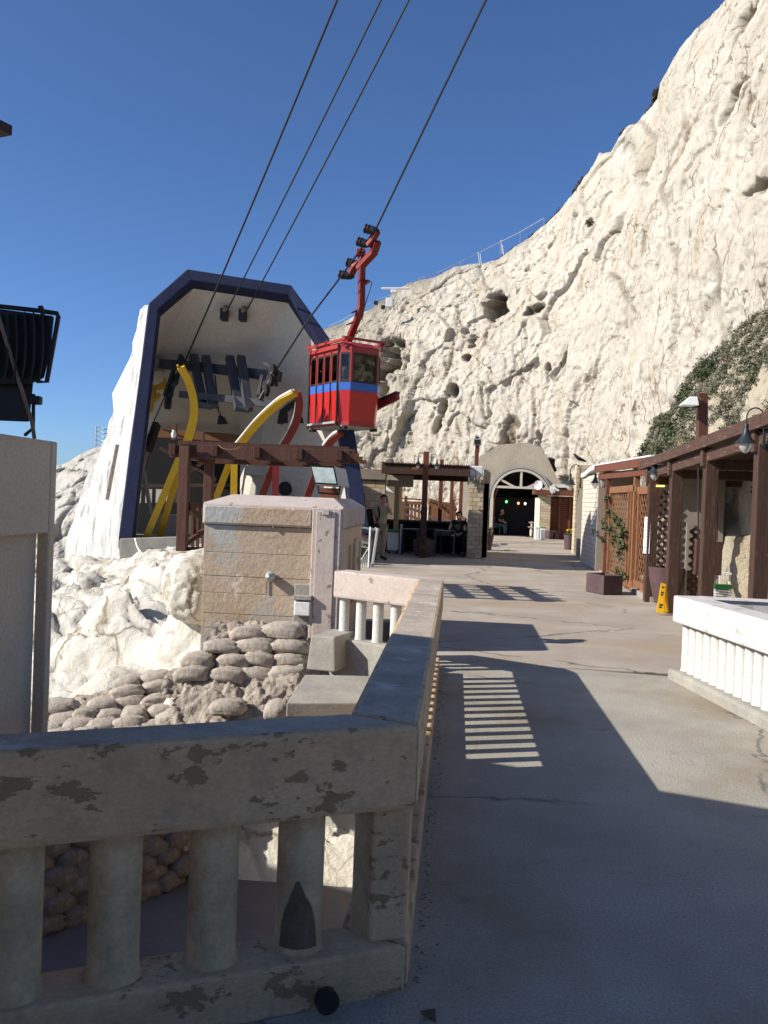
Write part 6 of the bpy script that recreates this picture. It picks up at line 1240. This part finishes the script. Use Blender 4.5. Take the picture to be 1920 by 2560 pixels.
# ================================================================== VEGETATION ON THE ROCKS
def surf_pts(P, n2, n, test, rnd):
    nv, nu = P.shape[:2]; out = []; X, Y = proj(P[..., 0], P[..., 1], P[..., 2]); tries = 0
    while len(out) < n and tries < n*60:
        tries += 1; j = rnd.randrange(nv); i = rnd.randrange(nu)
        if test(X[j, i], Y[j, i]): out.append((V(P[j, i]), V(n2[i]), X[j, i], Y[j, i]))
    return out
R_ = random.Random(4)
def in_scrub(x, y):
    # scrub band of the spur; chalk shows through lower down
    lo = np.interp(x, [1600, 1640, 1690, 1745, 1800, 1860, 1920, 2000], [1190, 1180, 1120, 1045, 1080, 1000, 950, 900])
    nse = 35*math.sin(x*.045)+22*math.sin(x*.11+y*.03)
    return x < 2100 and y < lo+nse
mb = MB(); mb2 = MB(); mb3 = MB()
for p, nn, x, y in surf_pts(BP, BN, 1500, in_scrub, R_):
    tgt = R_.choice((mb, mb, mb, mb, mb2, mb, mb3)); s = R_.uniform(.08, .2); tgt.leaves(p+nn*.03, (s, s, s*.6), 44, .03, rnd=R_)
for p, nn, x, y in surf_pts(BP, BN, 60, lambda x, y: x < 2050 and not in_scrub(x, y) and y < 1230 and (x*7+y*3) % 97 < 26, R_):
    s = R_.uniform(.08, .18); R_.choice((mb2, mb3)).leaves(p, (s, s, s), 26, .045, rnd=R_)
tag(mb.build('scrub', 'foliage_grey', None, kind='stuff')); tag(mb2.build('dry_scrub', 'foliage_dry', None, kind='stuff')); tag(mb3.build('green_scrub', 'foliage', None, kind='stuff'))
for (x0, y0_, x1, y1_), l in (((1608, 1108, 1660, 1165), 'dark green bush on the rocks low beside the roof edge, leftmost on the spur'), ((1650, 1050, 1712, 1115), 'dark green bush half way up the left edge of the yellowish spur'), ((1705, 970, 1750, 1030), 'spiky dark green bush beside the white shaded pole lamp'), ((1755, 890, 1800, 950), 'low dark bush on the upper left edge of the spur')):
    pts = surf_pts(BP, BN, 14, lambda x, y: x0 < x < x1 and y0_ < y < y1_, R_)
    if not pts: continue
    t = thing('bush', pts[0][0], l, 'bush'); mb = MB()
    for p, nn, x, y in pts: s = R_.uniform(.15, .3); mb.leaves(p+nn*.08, (s, s, s*.8), 130, .04, rnd=R_)
    mb.build('leaves', 'foliage', t, kind='stuff'); mb = MB(); mb.tube([pts[0][0]-pts[0][1]*.2, pts[0][0]+pts[0][1]*.2], .03, 5); mb.build('stem', 'foliage_dry', t)
for x0, y0_, w_, h_, l in ((1479, 572, 26, 34, 'clump of dry scrub high on the white cliff face, left of the twin clumps'), (1797, 540, 14, 12, 'small dark tuft high on the right part of the white cliff'), (1773, 614, 18, 12, 'small dark tuft below its neighbour on the right part of the white cliff'), (1900, 460, 44, 20, 'dark scrubby ledge at the right edge of the white cliff'), (1390, 730, 8, 16, 'tiny dark tuft in the middle of the white cliff'), (1330, 765, 24, 14, 'brown scrub hanging in the shallow hollow of the cliff'), (1370, 575, 18, 10, 'low tuft just under the brow of the cliff'), (1313, 612, 20, 10, 'tuft under the handrail at the brow of the cliff'), (962, 1166, 14, 8, 'small tuft on the cliff just above the corrugated roof')):
    pts = surf_pts(CP, CN, 8, lambda x, y: abs(x-x0) < w_/2 and abs(y-y0_) < h_/2, R_)
    if not pts: continue
    mb = MB(); pts = [q for q in pts if (q[0]-pts[0][0]).length < .45][:4]
    for p, nn, x, y in pts: s = R_.uniform(.25, .4)*max(.5, w_/26); mb.leaves(p+nn*.1, (s, s, s), 90, .10, rnd=R_)
    tag(mb.build('tuft', 'foliage_dry' if w_ > 20 else 'foliage', None), l, 'tuft')
# dark scrub along the brow
mb = MB()
XB, YB_ = proj(CP[-1, :, 0], CP[-1, :, 1], CP[-1, :, 2])
for i in range(0, CP.shape[1], 2):
    x = XB[i]
    if 1330 < x < 1420 or 1440 < x < 1475 or 1560 < x < 1602 or 1625 < x < 1652 or 1000 < x < 1330:
        for _ in range(2): s = R_.uniform(.12, .3); mb.leaves(V(CP[-1, i])+V((0, .5, -.12)), (s*1.4, s*1.4, s*.8), 40, .07, rnd=R_)
mb.build('brow_scrub', 'foliage_dry', None, kind='stuff')
# ================================================================== PEOPLE
def person(loc, label, pose, mats, hair='hair', scale=1.0, rz=0):
    """pose: dict of joints in metres, x right, y away, z up, relative to the feet"""
    t = thing('person', loc, label, 'person'); M = Matrix.Rotation(rz, 3, 'Z')
    def W(p): return V(loc)+M@(V(p)*scale)
    j = pose
    names_ = ['pelvis', 'waist', 'chest', 'neck', 'chin', 'head', 'top', 'shL', 'elL', 'wrL', 'haL', 'shR', 'elR', 'wrR', 'haR', 'hipL', 'knL', 'anL', 'toL', 'hipR', 'knR', 'anR', 'toR']
    rr = dict(pelvis=.12, waist=.11, chest=.125, neck=.055, chin=.06, head=.085, top=.06, shL=.06, elL=.043, wrL=.03, haL=.026, shR=.06, elR=.043, wrR=.03, haR=.026, hipL=.085, knL=.058, anL=.04, toL=.035, hipR=.085, knR=.058, anR=.04, toR=.035)
    E_ = [('pelvis', 'waist'), ('waist', 'chest'), ('chest', 'neck'), ('neck', 'chin'), ('chin', 'head'), ('head', 'top'), ('chest', 'shL'), ('shL', 'elL'), ('elL', 'wrL'), ('wrL', 'haL'), ('chest', 'shR'), ('shR', 'elR'), ('elR', 'wrR'), ('wrR', 'haR'), ('pelvis', 'hipL'), ('hipL', 'knL'), ('knL', 'anL'), ('anL', 'toL'), ('pelvis', 'hipR'), ('hipR', 'knR'), ('knR', 'anR'), ('anR', 'toR')]
    def sk(name, ns, m, k, ov={}):
        idx = {a: i for i, a in enumerate(ns)}; J = []
        for a in ns: p = W(ov.get(a, j[a])); J.append((p.x, p.y, p.z, (rr[a]+k)*scale))
        return skin(name, J, [(idx[a], idx[b]) for a, b in E_ if a in idx and b in idx], m, t, 2)
    sk('body', names_, mats['skin'], 0)
    def lerp(a, b, f): return tuple(j[a][i]*(1-f)+j[b][i]*f for i in range(3))
    sl = mats.get('sleeve', .75)
    sk('shirt', ['pelvis', 'waist', 'chest', 'neck', 'shL', 'elL', 'shR', 'elR'] if sl < 1 else ['pelvis', 'waist', 'chest', 'neck', 'shL', 'elL', 'wrL', 'shR', 'elR', 'wrR'], mats['shirt'], .034, {'elL': lerp('shL', 'elL', sl), 'elR': lerp('shR', 'elR', sl), 'neck': lerp('chest', 'neck', .7)} if sl < 1 else {'neck': lerp('chest', 'neck', .7)})
    sk('trousers', ['pelvis', 'hipL', 'knL', 'anL', 'hipR', 'knR', 'anR'], mats['trousers'], .022)
    for s_ in 'LR': mb = MB(); a = W(j['an'+s_]); b = W(j['to'+s_]); d = (b-a); mb.bar(a-d*.25-V((0, 0, .03)), b+d*.25, .10*scale, .09*scale); mb.build('shoe', 'shoe', t, bevel=.03)
    hp = W(j['head']); hb = V(j['top'])-V(j['head']); mb = MB()
    bm = bmesh.new(); bmesh.ops.create_uvsphere(bm, u_segments=16, v_segments=10, radius=.105*scale)
    up_ = (M@hb).normalized(); fw = M@V(j.get('face', (0, -1, 0)))
    bmesh.ops.delete(bm, geom=[v for v in bm.verts if v.co.dot(fw)/.105/scale > .25 and v.co.dot(up_)/.105/scale < .55 or v.co.dot(up_)/.105/scale < -.35], context='VERTS')
    me = bpy.data.meshes.new('hair'); bm.to_mesh(me); bm.free(); me.materials.append(MT[hair]); o = bpy.data.objects.new('hair', me); COL.objects.link(o); o.parent = t; o.location = hp+up_*.025-wloc(t); o.modifiers.new('th', 'SOLIDIFY').thickness = .02; me.polygons.foreach_set('use_smooth', [True]*len(me.polygons))
    mb = MB(); c = hp+fw*.088*scale-up_*.01; side = up_.cross(fw).normalized(); mb.lathe(c-up_*.015, [(.012, -.02), (.015, 0), (.006, .02)], 6, axis=up_); mb.build('nose', mats['skin'], t)
    for s_ in (-1, 1): mb = MB(); mb.lathe(c+side*s_*.033+up_*.02, [(.002, -.012), (.009, 0), (.002, .012)], 6, axis=side); mb.build('eye', 'ink', t); mb = MB(); mb.lathe(hp+side*s_*.092*scale, [(.008, -.02), (.014, 0), (.008, .025)], 6, axis=up_); mb.build('ear', mats['skin'], t)
    # fingers: four unequal chains and a thumb on each hand
    for s_ in 'LR':
        a = W(j['wr'+s_]); b = W(j['ha'+s_]); d = (b-a).normalized(); sd2 = d.cross(fw).normalized() if abs(d.dot(fw)) < .95 else side
        for k, ln in enumerate((.062, .075, .07, .055)):
            r0 = b+sd2*(k-1.5)*.017; cu_ = j.get('curl'+s_, (0, 0, 0)); cv = M@V(cu_); P = [r0-d*.02, r0+d*ln*.45, r0+d*ln*.75+cv*.02, r0+d*ln*.9+cv*.045]; mb = MB(); mb.tube(P, .0085, 6); mb.build('finger', mats['skin'], t)
        mb = MB(); r0 = a.lerp(b, .5)+sd2*.022; mb.tube([r0, r0+sd2*.03+d*.02, r0+sd2*.03+d*.05], .0095, 6); mb.build('thumb', mats['skin'], t)
    return t
c = gnd(950, 1399)
stand = dict(pelvis=(0, 0, .93), waist=(.0, 0, 1.08), chest=(.0, -.01, 1.30), neck=(.02, -.03, 1.46), chin=(.04, -.06, 1.52), head=(.05, -.06, 1.62), top=(.045, -.03, 1.69), shL=(-.17, 0, 1.39), elL=(-.20, .0, 1.13), wrL=(-.15, -.12, .96), haL=(-.12, -.16, .90),
             shR=(.17, -.02, 1.38), elR=(.29, -.14, 1.22), wrR=(.17, -.18, 1.47), haR=(.13, -.17, 1.54), hipL=(-.09, 0, .87), knL=(-.12, -.03, .48), anL=(-.15, 0, .10), toL=(-.13, -.13, .045), hipR=(.09, 0, .87), knR=(.08, -.04, .48), anR=(.05, .0, .10), toR=(.15, -.11, .045), face=(.5, -.85, 0), curlR=(-.6, 0, -.2), curlL=(.5, -.2, 0))
person(c, 'man in khaki shirt and trousers standing with a phone to his ear', stand, dict(skin='skin', shirt='khaki', trousers='khaki2', sleeve=.7))
bpk = thing('backpack', c+V((-.3, .15, .9)), 'black backpack slung behind the shoulder of the standing man in khaki', 'backpack'); mb = MB(); mb.box(c+V((-.30, .14, 1.10)), (.30, .24, .50)); mb.build('bag', 'cloth_black', bpk, bevel=.08); mb = MB(); mb.box(c+V((-.33, .0, 1.02)), (.2, .1, .26)); mb.build('pocket', 'cloth_black', bpk, bevel=.04)
mb = MB(); mb.tube(smooth_curve([c+V((-.2, .1, 1.3)), c+V((-.12, .0, 1.45)), c+V((-.07, -.15, 1.35)), c+V((-.05, -.17, 1.15)), c+V((-.15, -.02, 1.0))], 5), .02, 6); mb.build('strap', 'cloth_black', bpk)
ph_ = MB(); ph_.box(c+V((.145, -.15, 1.56)), (.02, .06, .11), .4); tag(ph_.build('phone', 'ink', None, bevel=.006), 'dark mobile phone held to the ear by the man in khaki', 'phone')
cp_ = MB(); cp_.lathe(c+V((-.12, -.19, .88)), [(.09, -.03), (.1, .03), (.06, .09)], 12, axis=(.3, -1, .4)); tag(cp_.build('cap', 'cloth_black', None, True), 'black cap or pouch hanging from the left hand of the man in khaki', 'cap')
sit = dict(pelvis=(0, .1, .52), waist=(0, .04, .68), chest=(0, -.06, .92), neck=(0, -.14, 1.08), chin=(0, -.2, 1.12), head=(0, -.22, 1.22), top=(0, -.2, 1.3), shL=(-.18, -.06, 1.0), elL=(-.24, -.16, .76), wrL=(-.08, -.36, .68), haL=(-.03, -.4, .66), shR=(.18, -.06, 1.0), elR=(.24, -.16, .76), wrR=(.08, -.36, .68), haR=(.03, -.4, .66),
           hipL=(-.1, .05, .5), knL=(-.16, -.38, .52), anL=(-.14, -.4, .1), toL=(-.15, -.52, .045), hipR=(.1, .05, .5), knR=(.16, -.38, .52), anR=(.14, -.38, .1), toR=(.15, -.5, .045), face=(0, -1, -.3), curlL=(.3, -.3, -.4), curlR=(-.3, -.3, -.4))
cs = gnd(1148, 1392)+V((-.05, .55, 0))
person(cs, 'person in black clothes sitting in the shade beside the pale brick pier', sit, dict(skin='skin', shirt='cloth_black', trousers='cloth_black', sleeve=1))
def seat(c, label, m='black', h=.44): 
    t = thing('chair', c, label, 'chair'); mb = MB(); mb.box(c+V((0, 0, h)), (.42, .42, .04)); mb.build('seat', m, t); mb = MB(); mb.box(c+V((0, .21, h+.28)), (.42, .03, .4)); mb.build('backrest', m, t)
    for sx in (-1, 1):
        for sy in (-1, 1): mb = MB(); mb.box(c+V((sx*.19, sy*.19, h/2)), (.03, .03, h)); mb.build('leg', m, t)
    return t
seat(cs+V((0, .12, 0)), 'black chair under the person in black beside the brick pier')
ct = gnd(1243, 1337)+V((.05, .3, 0))
person(ct, 'white haired person in dark top and jeans sitting beside the tunnel mouth', sit, dict(skin='skin', shirt='cloth_black', trousers='jeans', sleeve=.8), hair='white_hair', rz=rad(65))
seat(ct+V((-.1, .05, 0)), 'low chair under the white haired person at the tunnel mouth', 'plastic_green')
mb = MB(); mb.leaves(gnd(1222, 1338)+V((0, 0, .25)), (.2, .2, .2), 140, .06); tag(mb.build('flowers', 'foliage_dry'), 'pale flowering plant left of the white haired person at the tunnel', 'flowers')
# unseen block added behind the viewpoint to cut skylight on the near path
vb = thing('sky_blocker', (0, -4, 0), 'added unseen tan block behind the viewpoint that cuts skylight on the near path', 'light blocker')
mb = MB(); mb.box((-1, -15.0, 1.4), (22, 5, 3.8)); mb.build('wall', 'tan', vb); mb = MB(); mb.box((-1, -15, 3.42), (22.6, 6, .2)); mb.build('roof', 'wood_dark', vb)
